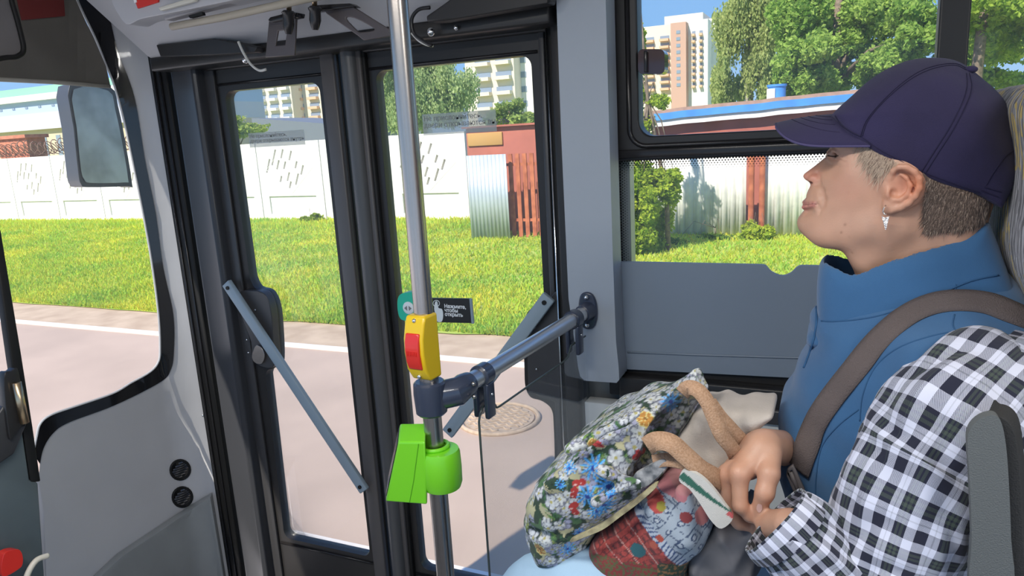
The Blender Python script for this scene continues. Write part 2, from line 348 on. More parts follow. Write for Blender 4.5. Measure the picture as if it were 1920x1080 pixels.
# ------------------------------------------------------------------ trees and bushes
def tree(name, label, cat, trunk, blobs, n, leaf, c0, c1, trunk_r=.15, hang=0., bark='bark', group=None, branches=0, seed=1):
    """trunk: list of 3-D points; blobs: (x,y,z,rx,ry,rz)"""
    rg = np.random.default_rng(seed); t = thing(name, label, cat, trunk[0], group)
    mb = MB(); rr = np.linspace(trunk_r, trunk_r*.35, len(trunk)); mb.tube(trunk, rr, 8)
    top = np.array(trunk[-1])
    for b in blobs[:branches or len(blobs)]:
        st = np.array(trunk[len(trunk)//2]); en = np.array(b[:3]); mid = (st+en)/2+np.array([0, 0, .3]); mb.tube([st, mid, en], [trunk_r*.35, trunk_r*.22, trunk_r*.08], 6)
    mk('trunk', mb, bark, t, smooth=True)
    B = np.array(blobs, float); vol = (B[:, 3]*B[:, 4]*B[:, 5])**(.72); pick = rg.choice(len(B), n, p=vol/vol.sum()); b = B[pick]
    d = rg.normal(size=(n, 3)); d /= np.linalg.norm(d, axis=1)[:, None]; rad = rg.random(n)**.42
    # lumpy sprays inside each blob
    k = 14; cl = rg.normal(size=(len(B), k, 3)); cl /= np.linalg.norm(cl, axis=2)[..., None]; cl = cl[pick, rg.integers(0, k, n)]
    pos = b[:, :3]+b[:, 3:]*(.78*cl*(.55+.45*rg.random(n))[:, None]+.36*d*rad[:, None])
    if hang: pos[:, 2] -= hang*rg.random(n)**1.5*b[:, 5]
    sz = leaf*(.6+.8*rg.random(n)); u = rg.normal(size=(n, 3)); u /= np.linalg.norm(u, axis=1)[:, None]
    if hang: u = u*.4; u[:, 2] -= 1; u /= np.linalg.norm(u, axis=1)[:, None]
    w = np.cross(u, rg.normal(size=(n, 3))); w /= np.linalg.norm(w, axis=1)[:, None]
    nn = np.cross(u, w); V = np.stack([pos-u*sz[:, None]*.5, pos+w*sz[:, None]*.32+nn*sz[:, None]*.08, pos+u*sz[:, None]*.55, pos-w*sz[:, None]*.32+nn*sz[:, None]*.08], 1)
    q = rg.random(n)[:, None]; q = np.clip(q*.7+.3*rg.random(len(B)*k).reshape(len(B), k)[pick, 0][:, None], 0, 1)
    col = np.array(c0)*(1-q)+np.array(c1)*q
    mb = MB(); mb.v = V.reshape(-1, 3); mb.f = np.arange(4*n).reshape(-1, 4).tolist()
    mk('foliage', mb, 'leaves', t, attr=np.repeat(col, 4, 0)); return t
def PB(px, py, y, rpx, rpz, ry):   # a crown blob seen at a pixel, at distance y
    c = PY(px, py, y); s = np.linalg.norm(c-CO)/FPX*.97; return (c[0], y, c[2], rpx*s, ry, rpz*s)
G0, G1 = (.16,.32,.05), (.56,.72,.18)
Y0, Y1 = (.26,.40,.03), (.60,.66,.08)
x = PY(1340, 440, 30)[0]
tree('birch_tree', 'pale drooping birch in front of the tower block', 'tree', [(PY(1400,440,26)[0], 26, 0), (PY(1405,200,26)[0], 26, 4), (PY(1400,60,26)[0], 26, 7.5), (PY(1400,-60,26)[0], 26, 10)],
     [PB(1400,-20,26,50,60,1.5), PB(1365,50,26,30,50,1.2), PB(1430,40,26,36,60,1.4), PB(1360,130,25.5,22,55,1), PB(1420,95,26,26,55,1), PB(1345,150,26,12,40,.8), PB(1448,150,26,26,45,1), PB(1390,150,27,14,30,.8)], 42000, .10, (.24,.34,.10), (.66,.70,.28), .16, hang=.9, bark='birch_bark', seed=3)
maples = [((1500,30),(55,75)),((1565,40),(60,70)),((1520,120),(60,55)),((1600,110),(60,55)),((1640,20),(60,60)),((1700,70),(50,60)),((1690,-10),(70,60)),((1480,150),(30,40)),((1660,130),(50,45)),((1560,160),(50,25))]
tree('maple_tree', 'large leafy green maple filling the upper side window behind the garage', 'tree', [(PY(1560,440,23)[0], 23, 0), (PY(1560,250,23)[0], 23, 3), (PY(1570,100,23)[0], 23, 6)],
     [PB(a[0], a[1], 23+1.2*math.sin(i*2.3), r[0], r[1], 1.6) for i, (a, r) in enumerate(maples)], 110000, .125, G0, G1, .22, seed=4)
tree('maple_tree', 'maple seen through the rear window pane, with bare trunks, above the seat', 'tree', [(PY(1800,440,20)[0], 20, 0), (PY(1835,140,20)[0], 20, 4.2), (PY(1850,40,20)[0], 20, 6.3)],
     [PB(1840,20,20,55,50,1.5), PB(1900,60,21,60,60,1.5), PB(1860,90,23,50,35,1.5), PB(1980,20,20,60,80,1.5), PB(1870,150,24,50,30,1.2), PB(1790,90,23,40,60,1.4)], 34000, .12, (.14,.28,.04), (.52,.66,.10), .16, seed=5, group=None)
tree('young_tree', 'young yellow green tree against the left edge of the side window', 'tree', [(PY(1253,470,12.6)[0], 12.6, 0), (PY(1250,380,12.6)[0], 12.6, 1.0), (PY(1215,200,12.3)[0], 12.3, 2.6), (PY(1200,60,12.3)[0], 12.3, 4.2)],
     [PB(1190,340,12.4,42,45,.5), PB(1240,345,12.6,40,32,.5), PB(1205,420,12.2,44,40,.5), PB(1170,460,12,30,25,.4), PB(1265,330,12.4,22,14,.3), PB(1210,240,12.5,26,30,.4), PB(1195,170,12.5,16,40,.3), PB(1235,190,12.5,22,16,.3), PB(1200,90,12.5,10,60,.3), PB(1180,280,12.5,40,40,.4), PB(1240,410,12.8,30,40,.4), PB(1200,370,12.2,46,50,.5), PB(1185,450,12.2,34,30,.5), PB(1225,455,12.6,30,22,.4), PB(1255,365,12.5,24,24,.3)], 34000, .065, (.20,.36,.03), Y1, .05, seed=6)
tree('low_bush', 'small bright bush at the foot of the rusty red posts', 'bush', [(PY(1420,455,14)[0], 14, 0), (PY(1420,440,14)[0], 14, .25)],
     [PB(1412,432,14,24,20,.3), PB(1436,436,14,16,14,.3), PB(1395,448,14,22,10,.3)], 2600, .075, (.20,.34,.03), Y1, .02, seed=7)
tree('weed_clump', 'dark green weeds along the foot of the white metal fence', 'bush', [(PY(1340,455,14)[0], 14.1, 0), (PY(1340,445,14)[0], 14.1, .2)],
     [PB(1300,458,13.8,40,10,.3), PB(1350,450,14,46,12,.3), PB(1260,462,13.4,40,14,.4)], 4200, .07, (.06,.15,.03), (.22,.34,.06), .02, seed=8)
tree('birch_tree', 'tall drooping birch seen through the right door leaf', 'tree', [(PY(800,410,32)[0], 32, 0), (PY(800,200,32)[0], 32, 5), (PY(790,100,32)[0], 32, 8)],
     [PB(745,170,32,40,50,1.5), PB(800,150,32,50,60,1.8), PB(850,150,32,45,50,1.6), PB(770,215,31,30,30,1.4), PB(840,200,32,36,30,1.5), PB(720,130,32,40,60,1.5), PB(790,90,32,60,40,1.6), PB(735,215,33,25,25,1)], 40000, .13, (.26,.38,.14), (.62,.70,.34), .2, hang=.6, bark='birch_bark', seed=9)
tree('round_tree', 'small round tree in front of the cream block through right door leaf', 'tree', [(PY(955,410,26)[0], 26, 0), (PY(955,260,26)[0], 26, 2.2), (PY(955,210,26)[0], 26, 3.2)],
     [PB(955,205,26,28,24,1), PB(935,225,26,22,18,1), PB(980,225,26,26,16,1), PB(1010,235,26,20,16,1)], 5000, .15, (.20,.32,.08), (.55,.62,.18), .1, seed=10)
tree('round_tree', 'yellow green tree over the fence at left of the left door glass', 'tree', [(PY(440,410,24)[0], 24, 0), (PY(440,260,24)[0], 24, 2), (PY(440,235,24)[0], 24, 2.6)],
     [PB(435,236,24,22,20,1), PB(455,245,24,24,14,1), PB(480,240,25,22,10,1), PB(415,230,24,20,20,1)], 3600, .15, (.22,.34,.06), (.62,.66,.16), .1, seed=11)
tree('grass_mound', 'round grassy tuft at the foot of the white fence in left door glass', 'bush', [(PY(582,412,16.6)[0], 16.6, 0), (PY(582,406,16.6)[0], 16.6, .1)],
     [PB(582,408,16.6,24,8,.3)], 900, .10, (.18,.28,.03), (.34,.42,.06), .02, seed=12)
# ------------------------------------------------------------------ buildings
def block(t, pa, pb, ptop, y, dep, m, nm='wing', bot=0.):
    a = PY(pa, 250, y)[0]; b = PY(pb, 250, y)[0]; zt = PY((pa+pb)/2, ptop, y)[2]
    mk(nm, MB().box((a, y, bot), (b, y+dep, zt)), m, t); return a, b, zt
def windows(t, a, b, z0, z1, nx, nz, y, w=.55, h=.5, m='pane_far', nm='window', ledge=None):
    first = {}
    for i in range(nx):
        for j in range(nz):
            cx = a+(b-a)*(i+.5)/nx; cz = z0+(z1-z0)*(j+.5)/nz; hw = (b-a)/nx*w/2; hh = (z1-z0)/nz*h/2
            for kind, dz, hz, mm, dy in (((nm, 0, hh, m, .06),)+(((('balcony', -hh*1.5, hh*.7, ledge, .8)),) if ledge else ())):
                if kind in first: o = first[kind][0].copy(); COL.objects.link(o); f = first[kind]; o.location.x += cx-f[1]; o.location.z += cz-f[2]
                else: o = mk(kind, MB().box((cx-hw, y-dy, cz+dz-hz), (cx+hw, y+.02, cz+dz+hz)), mm, t); first[kind] = (o, cx, cz)
t = thing('tower_block', 'tall cream and pink apartment tower in the upper side window', 'building', (PY(1270,200,130)[0], 130, 0))
a, b, z = block(t, 1170, 1262, 50, 131, 14, 'facade_cream'); windows(t, a+1, b, 8, z-1.5, 3, 8, 131, .6, .5, ledge='balcony_peach')
a, b, z = block(t, 1259, 1287, 42, 128, 14, 'facade_pink', 'stair_shaft'); windows(t, a, b, 8, z-1, 1, 9, 128, .25, .5)
a, b, z = block(t, 1289, 1327, 37, 130, 14, 'facade_white'); windows(t, a+.5, b-.5, 8, z-1.5, 2, 9, 130, .45, .5, ledge='balcony_peach')
a, b, z = block(t, 1327, 1350, 34, 134, 14, 'facade_white')
a, b, z = block(t, 1248, 1318, 27, 132, 10, 'facade_cream', 'roof_house')
t = thing('apartment_block', 'cream slab block behind the fence seen through the left door leaf', 'building', (PY(560,230,110)[0], 110, 0))
a, b, z = block(t, 487, 555, 95, 110, 12, 'facade_cream'); windows(t, a, b, 5, z, 3, 8, 110, .7, .4, ledge='facade_white')
a, b, z = block(t, 553, 640, 95, 113, 12, 'facade_cream'); windows(t, a, b, 5, z, 3, 8, 113, .6, .4, ledge='balcony_peach')
t = thing('apartment_block', 'cream panel block beside the birch seen through the right door leaf', 'building', (PY(940,200,80)[0], 80, 0))
a, b, z = block(t, 880, 970, 40, 80, 12, 'facade_cream'); windows(t, a+1, b, 3, z, 2, 7, 80, .75, .35, ledge='facade_cream')
a, b, z = block(t, 970, 1030, 40, 82, 12, 'facade_white'); windows(t, a, b, 3, z, 2, 7, 82, .5, .4)
t = thing('apartment_block', 'pale block far behind the drooping birch and pole', 'building', (PY(740,200,140)[0], 140, 0))
a, b, z = block(t, 700, 760, 150, 140, 12, 'facade_white'); windows(t, a, b, 5, z, 3, 6, 140, .6, .4)
mb = MB(); a = PY(470, 240, 60); b = PY(640, 240, 60); mb.add([(a[0],60,0),(b[0],60,0),(b[0],60,a[2]-.3),(a[0]+.3,60,a[2]+1.0),(a[0],70,0),(b[0],70,0),(b[0],70,a[2]-.3),(a[0]+.3,70,a[2]+1.0)], [(0,1,2,3),(4,5,6,7),(0,1,5,4),(1,2,6,5),(2,3,7,6),(3,0,4,7)])
q = mk('low_warehouse', mb, 'slate_roof'); tag(q, 'low dark grey sloping roof behind the white fence in left door glass', 'building')
t = thing('industrial_building', 'pale blue and beige factory building seen through the windscreen', 'building', (PY(70,220,60)[0], 60, 0))
Yb = 60; zz = [PY(70, q, Yb)[2] for q in (300, 243, 212, 188, 176, 155, 130)]; a = PY(-120, 220, Yb)[0]; b = PY(330, 220, Yb)[0]
for k_, (m_, nm) in enumerate((('ind_beige','ground_floor'),('ind_lilac','lower_band'),('ind_blue','upper_band'),('white_paint','cornice'),('ind_green','skylight'))):
    mk(nm, MB().box((a, Yb+(.6 if k_ in (0, 2) else 0)+(3 if k_ == 4 else 0), zz[k_] if k_ else 0), (b, Yb+14, zz[k_+1])), m_, t)
windows(t, PY(10,250,Yb)[0], PY(140,250,Yb)[0], zz[0]-.5, zz[1]-.2, 5, 1, Yb+.6, .3, .7); windows(t, PY(-10,250,Yb)[0], PY(140,250,Yb)[0], zz[2]+.1, zz[3], 6, 1, Yb+.6, .2, .18)
# ------------------------------------------------------------------ bus materials
W = 1.70
mat('panel_grey', (.52,.52,.53), .38, coat=.25, var=.03, vscale=5, bump=.05, bscale=300)
mat('panel_grey_dark', (.27,.285,.285), .35, coat=.2, var=.04)
mat('pillar_grey', (.36,.40,.45), .5, bump=.1, bscale=500)
mat('window_blind', (.24,.29,.355), .45, bump=.05, bscale=300)
mat('lower_wall', (.60,.61,.58), .5, bump=.1, bscale=400, var=.03)
mat('door_black', (.022,.021,.021), .38, bump=.08, bscale=200, spec=.4)
mat('rubber', (.010,.010,.010), .55, spec=.3)
mat('rubber_shiny', (.018,.017,.018), .22, spec=.4)
mat('frit_black', (.012,.012,.013), .08, coat=.5)
mat('dark_plastic', (.045,.045,.048), .35, bump=.1, bscale=600)
mat('pillar_black', (.04,.042,.048), .3, spec=.4)
mat('post_grey', (.075,.076,.078), .32, spec=.45)
mat('steel', (.46,.42,.39), .26, metal=1., bump=.04, bscale=900)
mat('steel_rail', (.70,.69,.68), .36, metal=1., bump=.04, bscale=900)
mat('chrome', (.75,.75,.75), .15, metal=1.)
mat('bar_blue_grey', (.26,.33,.38), .42, bump=.08, bscale=500)
mat('clamp_navy', (.035,.045,.075), .28, coat=.4)
mat('ceiling_panel', (.46,.46,.48), .5)
mat('visor', (.17,.155,.13), .5, var=.08)
mat('bracket', (.10,.085,.085), .35, metal=.3)
mat('wire_grey', (.55,.55,.52), .4)
mat('red_sign', (.65,.03,.02), .5); mat('white_sign', (.85,.85,.85), .5)
mat('fill_white', (.8,.8,.78), .5, emis=(1, .97, .9), estr=1.5)
mat('brass', (.62,.47,.30), .3, metal=1.)
mat('yellow_plastic', (.78,.52,.01), .35, coat=.2); mat('red_plastic', (.70,.03,.02), .3, coat=.3)
mat('lime_plastic', (.20,.68,.02), .32, coat=.2); mat('screen_black', (.02,.02,.03), .12)
mat('teal_plastic', (.02,.50,.33), .35); mat('button_white', (.75,.80,.80), .35)
mat('sign_black', (.02,.02,.02), .35)
M_GLASS = glass_mat('window_glass', refl=.7, haze=.035, hazecol=(.9, .92, .9))
M_GLASS2 = glass_mat('partition_glass', tint=(.985, .99, .99), refl=.35, haze=.02)
M_FILM = glass_mat('sticker_film', tint=(.8, .8, .8), refl=.3, haze=.35)
M_MIRROR = glass_mat('tinted_glass', tint=(.35, .33, .30), refl=1., haze=.1, hazecol=(.5, .45, .4))
def X(px, py=540, y=W): return P(px, py, 'y', y)[0]
def Z(px, py, y=W): return P(px, py, 'y', y)[2]
# plan curve of the front corner (vertical surface through windscreen and corner pillar)
PLAN = [(-2.10, -.9), (-2.10, 1.40), (-2.095, 1.55), (-2.075, 1.65), (-2.03, 1.70), (-1.97, 1.715), (-1.80, 1.72)]
def CS(px, py, off=0.):
    d = ray(px, py); best = None
    for (x0, y0), (x1, y1) in zip(PLAN, PLAN[1:]):
        ex, ey = x1-x0, y1-y0; den = d[0]*ey-d[1]*ex
        if abs(den) < 1e-9: continue
        t = (x0*ey-y0*ex)/den; u = (d[0]*y0-d[1]*x0)/(d[0]*ey-d[1]*ex)*1.0
        u = ((t*d[0]-x0)*ex+(t*d[1]-y0)*ey)/(ex*ex+ey*ey)
        if t > 0 and -.001 <= u <= 1.001 and (best is None or t < best): best = t
    if best is None: best = 2.
    return CO+d*(best-off/np.linalg.norm(d))
# ------------------------------------------------------------------ shell: roof, floor, far sides
x_l, x_r = -2.1, 3.2
struct('floor', MB().box((x_l, -.9, .32), (x_r, 1.66, .40)), mat('floor_vinyl', (.12,.13,.14), .6, var=.1))
mb = MB().box((x_l, -.9, 2.80), (x_r, 1.72, 2.86)); struct('ceiling', mb, 'ceiling_panel')
# left side of the bus behind the camera: low wall, window band, pillars
mb = MB().box((x_l, -.95, .4), (x_r, -.9, 1.35)); mb.box((x_l, -.95, 2.55), (x_r, -.9, 2.86))
for q in (-2.1, -.7, .7, 2.1, 3.1): mb.box((q, -.95, 1.35), (q+.1, -.9, 2.55))
struct('wall_left', mb, 'panel_grey')
struct('wall_back', MB().box((x_r, -.95, .4), (x_r+.05, 1.72, 2.86)), 'panel_grey')
for i, q in enumerate((-.6, 1.2)):  # unseen fill lights, added to brighten the interior
    t = thing('added_fill_light', ('front' if i == 0 else 'rear')+' long white fill light added over the bus aisle', 'lamp', (q, .1, 2.79), 'added fill lights')
    mk('housing', MB().box((q-.55, .0, 2.775), (q+.55, .2, 2.80)), 'ceiling_panel', t, bevel=.008); mk('diffuser', MB().box((q-.53, .02, 2.765), (q+.53, .18, 2.778)), 'fill_white', t)
    L = bpy.data.lights.new('lamp', 'AREA'); L.shape = 'RECTANGLE'; L.size = 1.05; L.size_y = .16; L.energy = 20; L.color = (1, .97, .92)
    lo = bpy.data.objects.new('fill_area', L); COL.objects.link(lo); lo.parent = t; lo.location = (0, 0, -.03)
# front: dash and lower wall below the windscreen, header above
struct('wall_front', MB().box((x_l-.06, -.9, .3), (x_l-.01, 1.2, 1.45)).box((x_l-.06, -.9, 2.62), (x_l-.01, 1.66, 2.86)), 'panel_grey')
# ------------------------------------------------------------------ windscreen and front corner
inner = [(134,-30),(150,12),(178,70),(200,125),(214,160),(232,225),(250,310),(268,400),(284,490),(297,590),(300,655),(296,680),(280,698),(245,718),(210,738),(140,762),(95,778),(75,795),(68,820),(62,850)]
outer = [(190,-30),(205,30),(222,100),(242,150),(256,200),(272,300),(292,400),(306,500),(325,590),(326,660),(320,694),(300,717),(215,760),(130,792),(100,812),(82,840),(75,870)]
inn = cat_rom(inner, 6, False); out_ = cat_rom(outer, 6, False)
outl = list(inn)+list(out_[::-1])
mb = panel2(MB(), outl, [], lambda p: CS(p[0], p[1], .012), 12); struct('trim_1', mb, 'frit_black', smooth=True)
mb = MB().tube([CS(p[0], p[1], .012) for p in inn], .0035, 6); struct('trim_2', mb, 'white_sign', smooth=True)
gl = [(-200, -30)]+[tuple(p) for p in inn]+[(-200, 850)]
mb = panel2(MB(), gl, [], lambda p: CS(p[0], p[1], -.004), 24); struct('window_1', mb, M_GLASS, smooth=True)
# grey corner panel
edge_r = [(275,-30),(306,100),(362,540),(416,935),(440,1110)]
pan = list(out_)+[(72,900),(82,960),(88,1110)]+[tuple(p) for p in np.array(edge_r)[::-1]]
vents = [((338,881),18),((342,932),18)]
def circ(c, r, n=24, e=1.): return [(c[0]+r*math.cos(q), c[1]+r*e*math.sin(q)) for q in np.linspace(0, 2*math.pi, n+1)[:-1]]
mb = panel2(MB(), pan, [circ(*v) for v in vents], lambda p: CS(p[0], p[1], .006), 14); struct('wall_corner', mb, 'panel_grey', smooth=True)
for i, (c, r) in enumerate(vents):
    a = CS(c[0], c[1], .008); t = thing('air_vent', ('upper' if i == 0 else 'lower')+' round black air vent in the grey panel below the windscreen', 'vent', a, 'round air vents')
    mk('ring', MB().tube([CS(p[0], p[1], .009) for p in circ(c, r)], .0045, 8, closed=True), 'rubber', t, smooth=True)
    for j in range(-3, 4):
        hw = math.sqrt(max(0, 16**2-(j*4.6)**2)); pa = (c[0]-hw*.9-j*1.5, c[1]+j*4.6+hw*.35); pb = (c[0]+hw*.9-j*1.5, c[1]+j*4.6-hw*.35)
        mk('slat', MB().tube([CS(*pa, .004), CS(*pb, .004)], .0035, 6), 'dark_plastic', t, smooth=True)
    mk('back', panel2(MB(), circ(c, r), [], lambda p: CS(p[0], p[1], -.012), None), 'rubber', t)
# lower dashboard step
low = [(396,928),(360,950),(300,990),(225,1040),(150,1110),(425,1110)]
mb = panel2(MB(), low, [], lambda p: CS(p[0], p[1], .030), 14); o = struct('trim_3', mb, 'panel_grey_dark', solid=.03, bevel=.01, smooth=True); 
mb = MB().tube([CS(*p, .034) for p in cat_rom([(400,962),(340,1000),(260,1050),(180,1110)], 5, False)], .006, 8); struct('trim_4', mb, 'panel_grey', smooth=True)
# screws on the corner panel
for c in ((381,779),(390,960)):
    a = CS(c[0], c[1], .012); t = mk('screw', MB().sphere(a, .005, 10, 6), 'chrome', smooth=True); tag(t, ('upper' if c[1] < 800 else 'lower')+' small steel screw head at the edge of the grey corner panel', 'screw', 'corner panel screws')
# visor above the windscreen
vis = [(-120,-30),(128,-30),(150,20),(178,78),(198,125),(206,160),(100,152),(-120,143)]
mb = panel2(MB(), vis, [], lambda p: CS(p[0], p[1], .05), 16); t = mk('sun_visor', mb, 'visor', solid=.006); tag(t, 'brownish grey sun visor across the top of the windscreen', 'sun visor')
mb = MB().tube([CS(*p, .055) for p in [(-120,146),(0,149),(100,154),(206,162)]], .006, 8); o = mk('hem', mb, mat('hem_light', (.5,.47,.4), .5), t, smooth=True)
mb = panel2(MB(), [(25,-30),(118,-30),(122,30),(40,38)], [], lambda p: CS(p[0], p[1], .060), 10); mk('red_label', mb, mat('dull_red', (.22,.035,.03), .5), t, label='dull red label')
# interior mirror
def XP(px, py, x): return P(px, py, 'x', x)
mo = cat_rom([(-60,-40),(10,-25),(24,10),(38,60),(44,92),(36,104),(15,108),(-60,104)], 6)
t = thing('interior_mirror', 'rounded black interior mirror at the top left corner', 'mirror', XP(0, 40, -1.75))
mk('glass', panel2(MB(), mo, [], lambda p: XP(p[0], p[1], -1.752), None), mat('mirror_glass', (.16,.15,.15), .15), t)
mk('frame', MB().tube([XP(*p, -1.75) for p in mo], .006, 8, closed=True), 'rubber', t, smooth=True)
# outside mirror
def MP(px, py, o=0): return XP(px, py, -2.36+o)
mo = [(131,158),(206,162),(222,200),(236,270),(248,345),(240,349),(165,351),(152,345),(147,325),(138,240)]
t = thing('outside_mirror', 'large dark rectangular outside mirror beyond the windscreen', 'mirror', MP(190, 250))
mk('housing', panel2(MB(), cat_rom(mo, 3), [], lambda p: MP(*p), None, depth=(-.09, .02, 0)), 'dark_plastic', t, bevel=.008, smooth=.7)
mo2 = [(138,168),(203,170),(216,205),(230,272),(240,335),(234,342),(170,343),(158,336),(152,318),(144,240)]
mk('mirror_glass', panel2(MB(), cat_rom(mo2, 3), [], lambda p: MP(p[0], p[1], .004), None), mat('mirror_face', (.36,.38,.36), .25, metal=.3, var=.25, vscale=9), t)
mk('arm', MB().tube([MP(160, 160, -.05), MP(175, 60, -.05), XP(190, 20, -2.2)], .02, 10), 'dark_plastic', t, smooth=True)
# ------------------------------------------------------------------ driver's partition at the far left
px_ = -1.55
t = thing('cab_partition', 'driver cab partition with black edge post at the far left', 'partition', XP(20, 900, px_))
def VX(px, py): return XP(px, py, px_)
mk('edge_post', panel2(MB(), [(-14,430),(2,430),(40,660),(62,800),(77,903),(58,905),(42,800),(22,680)], [], lambda p: VX(*p), None, depth=(-.02, 0, 0)), 'rubber', t, bevel=.003)
mk('lower_panel', panel2(MB(), [(-60,930),(40,790),(56,900),(72,905),(86,1110),(-60,1110)], [], lambda p: VX(*p), None, depth=(-.03, 0, 0)), mat('cab_blue_grey', (.09,.115,.125), .4, var=.1), t, bevel=.004)
mk('rail', panel2(MB(), [(-60,905),(-60,850),(0,760),(38,720),(46,790),(20,850)], [], lambda p: VX(*p)+np.array([.012, 0, 0]), None, depth=(-.03, 0, 0)), 'dark_plastic', t, bevel=.004)
f = mk('window_latch', panel2(MB(), cat_rom([(-4,708),(10,695),(22,690),(30,730),(38,790),(28,800),(16,815),(6,815)], 4), [], lambda p: VX(*p)+np.array([.02, 0, 0]), None, depth=(-.02, 0, 0)), 'door_black', t, bevel=.003)
mk('bolt', MB().tube([VX(14, 715)+np.array([.03, 0, 0]), VX(29, 790)+np.array([.03, 0, 0])], .009, 8), 'brass', f, smooth=True)
mk('sill', MB().tube([VX(-40, 880), VX(10, 800), VX(36, 745)], .012, 8), 'chrome', t, smooth=True)
a = cat_rom([(-10,1035),(14,1025),(24,1032),(26,1050),(18,1062),(-12,1075)], 4)
o = mk('red_reflector', panel2(MB(), a, [], lambda p: VX(*p)+np.array([.03, 0, 0]), None, depth=(-.02, 0, 0)), 'red_plastic', bevel=.002, smooth=.8); tag(o, 'small red plastic cover at the bottom left corner', 'cover')
o = mk('cream_cable', MB().tube([VX(*p)+np.array([.035, 0, 0]) for p in cat_rom([(26,1100),(32,1070),(48,1045),(70,1036)], 6, False)], .006, 8), mat('cream_plastic', (.72,.67,.55), .4), smooth=True); tag(o, 'cream plastic cable curving at the bottom left corner', 'cable')
# ------------------------------------------------------------------ door frame strips between corner and left leaf
zt, zb = 2.60, .40
def vstrip(name, pa, pb, y0, y1, m, bev=.004, top=zt, bot=zb, **k):
    return struct(name, MB().box((X(pa, 540, y0), y0, bot), (X(pb, 540, y0), y1, top)), m, bevel=bev, **k)
vstrip('trim_5', 343, 372, 1.69, 1.73, 'rubber', .006)
for q, r in ((351, .004), (362, .004)): struct('trim_6', MB().tube([(X(q, 540, 1.69), 1.688, zb), (X(q, 540, 1.69), 1.688, zt)], r, 8), 'rubber_shiny', smooth=True)
vs = []; xa, xb = X(371, 540, 1.66), X(426, 540, 1.66)
prof = [(xa+.0, 1.72), (xa+.006, 1.675), (xa+.02, 1.662), ((xa+xb)/2, 1.668), (xb-.016, 1.655), (xb-.004, 1.665), (xb, 1.72)]
struct('trim_7', MB().prism([(a, b, zb) for a, b in prof], (0, 0, zt-zb)), 'pillar_black', bevel=.004, smooth=.5)
vstrip('trim_8', 424, 446, 1.70, 1.73, 'rubber', .003)
# door portal lintel and sill (structure)
xl, xr = X(300, 540, 1.7), -.60
xd0 = X(424); 
struct('wall_right', MB().box((-1.86, 1.735, 2.50), (-.60, 1.78, 2.86)).box((-1.9, 1.735, .3), (-.60, 1.78, .62)).box((-.60, 1.74, .3), (x_r, 1.78, 1.50)).box((-.62, 1.74, 1.5), (-.46, 1.78, 2.86)).box((-.46, 1.74, 2.62), (x_r, 1.78, 2.86)).box((-2.0, 1.735, .3), (-1.86, 1.78, 2.86)), 'panel_grey_dark')
struct('wall_lower', MB().box((X(1097, 760, 1.66), 1.655, .4), (x_r, 1.70, 1.515)), 'lower_wall', bevel=.004)
# right jamb
struct('trim_9', MB().box((-.645, 1.68, .4), (-.60, 1.74, 2.60)), 'rubber', bevel=.006)
struct('trim_10', MB().tube([(X(1045, 540, 1.675), 1.675, .4), (X(1045, 540, 1.675), 1.675, 2.6)], .0025, 8), 'chrome', smooth=True)
struct('trim_11', MB().box((X(1052, 540, 1.66), 1.655, .4), (X(1085, 700, 1.66), 1.70, 2.7)), 'door_black', bevel=.006)
# B pillar cover with its foot
pc = [(1041,-60),(1134,-60),(1141,200),(1149,480),(1155,640),(1160,690),(1161,712),(1156,718),(1096,714),(1088,706),(1084,690),(1066,560),(1052,250)]
struct('trim_12', panel2(MB(), pc, [], lambda p: PY(p[0], p[1], 1.60), 12, depth=(0, .07, 0)), 'pillar_grey', bevel=.012, seg=3, smooth=.9)
# ------------------------------------------------------------------ doors
def leaf(name, label, x0, x1, zb_, zt_, gpx, gz, hinge_left):
    t = thing(name, label, 'door', ((x0+x1)/2, 1.72, zb_))
    t['kind'] = 'structure'
    fn = lambda p: (p[0], 1.70, p[1])
    mk('frame', panel2(MB(), [(x0,zb_),(x1,zb_),(x1,zt_),(x0,zt_)], [gpx], fn, None, depth=(0, .035, 0)), 'door_black', t, bevel=.003, seg=2, smooth=.6)
    return t
gl0, gl1, gt, gb = -1.685, -1.332, 2.368, .885
def rc(x, z, r, a0, a1, n=6): return [(x+r*math.cos(math.radians(a0+(a1-a0)*k/n)), z+r*math.sin(math.radians(a0+(a1-a0)*k/n))) for k in range(n+1)]
r = .028
def q2(px, py): p = PY(px, py, 1.70); return (p[0], p[2])
lb = [q2(*p) for p in cat_rom([(468,520),(478,540),(500,548),(513,575),(518,620),(520,675),(514,690),(502,694),(498,704)], 4, False)]
L_open = rc(gl1-r, gt-r, r, 0, 90)+rc(gl0+r, gt-r, r, 90, 180)+lb+rc(gl0+r, gb+r, r, 180, 270)+rc(gl1-r, gb+r, r, 270, 360)
dl = leaf('door_1', 'left leaf of the black framed glass door', X(446), -1.262, .66, 2.47, L_open, None, True)
gr0, gr1, grt = -1.142, -.689, 2.382
rb = [q2(*p) for p in cat_rom([(1040,860),(1038,800),(1034,768),(1016,752),(995,745),(985,725),(983,690),(982,620),(988,588),(1004,572),(1020,562)], 4, False)]
R_open = rc(gr1-r, grt-r, r, 0, 90)+rc(gr0+r, grt-r, r, 90, 180)+rc(gr0+r, gb+r, r, 180, 270)+rc(gr1-r-.0, gb+r, r, 270, 360)+rb
dr = leaf('door_2', 'right leaf of the black framed glass door', -1.212, -.648, .66, 2.47, R_open, None, False)
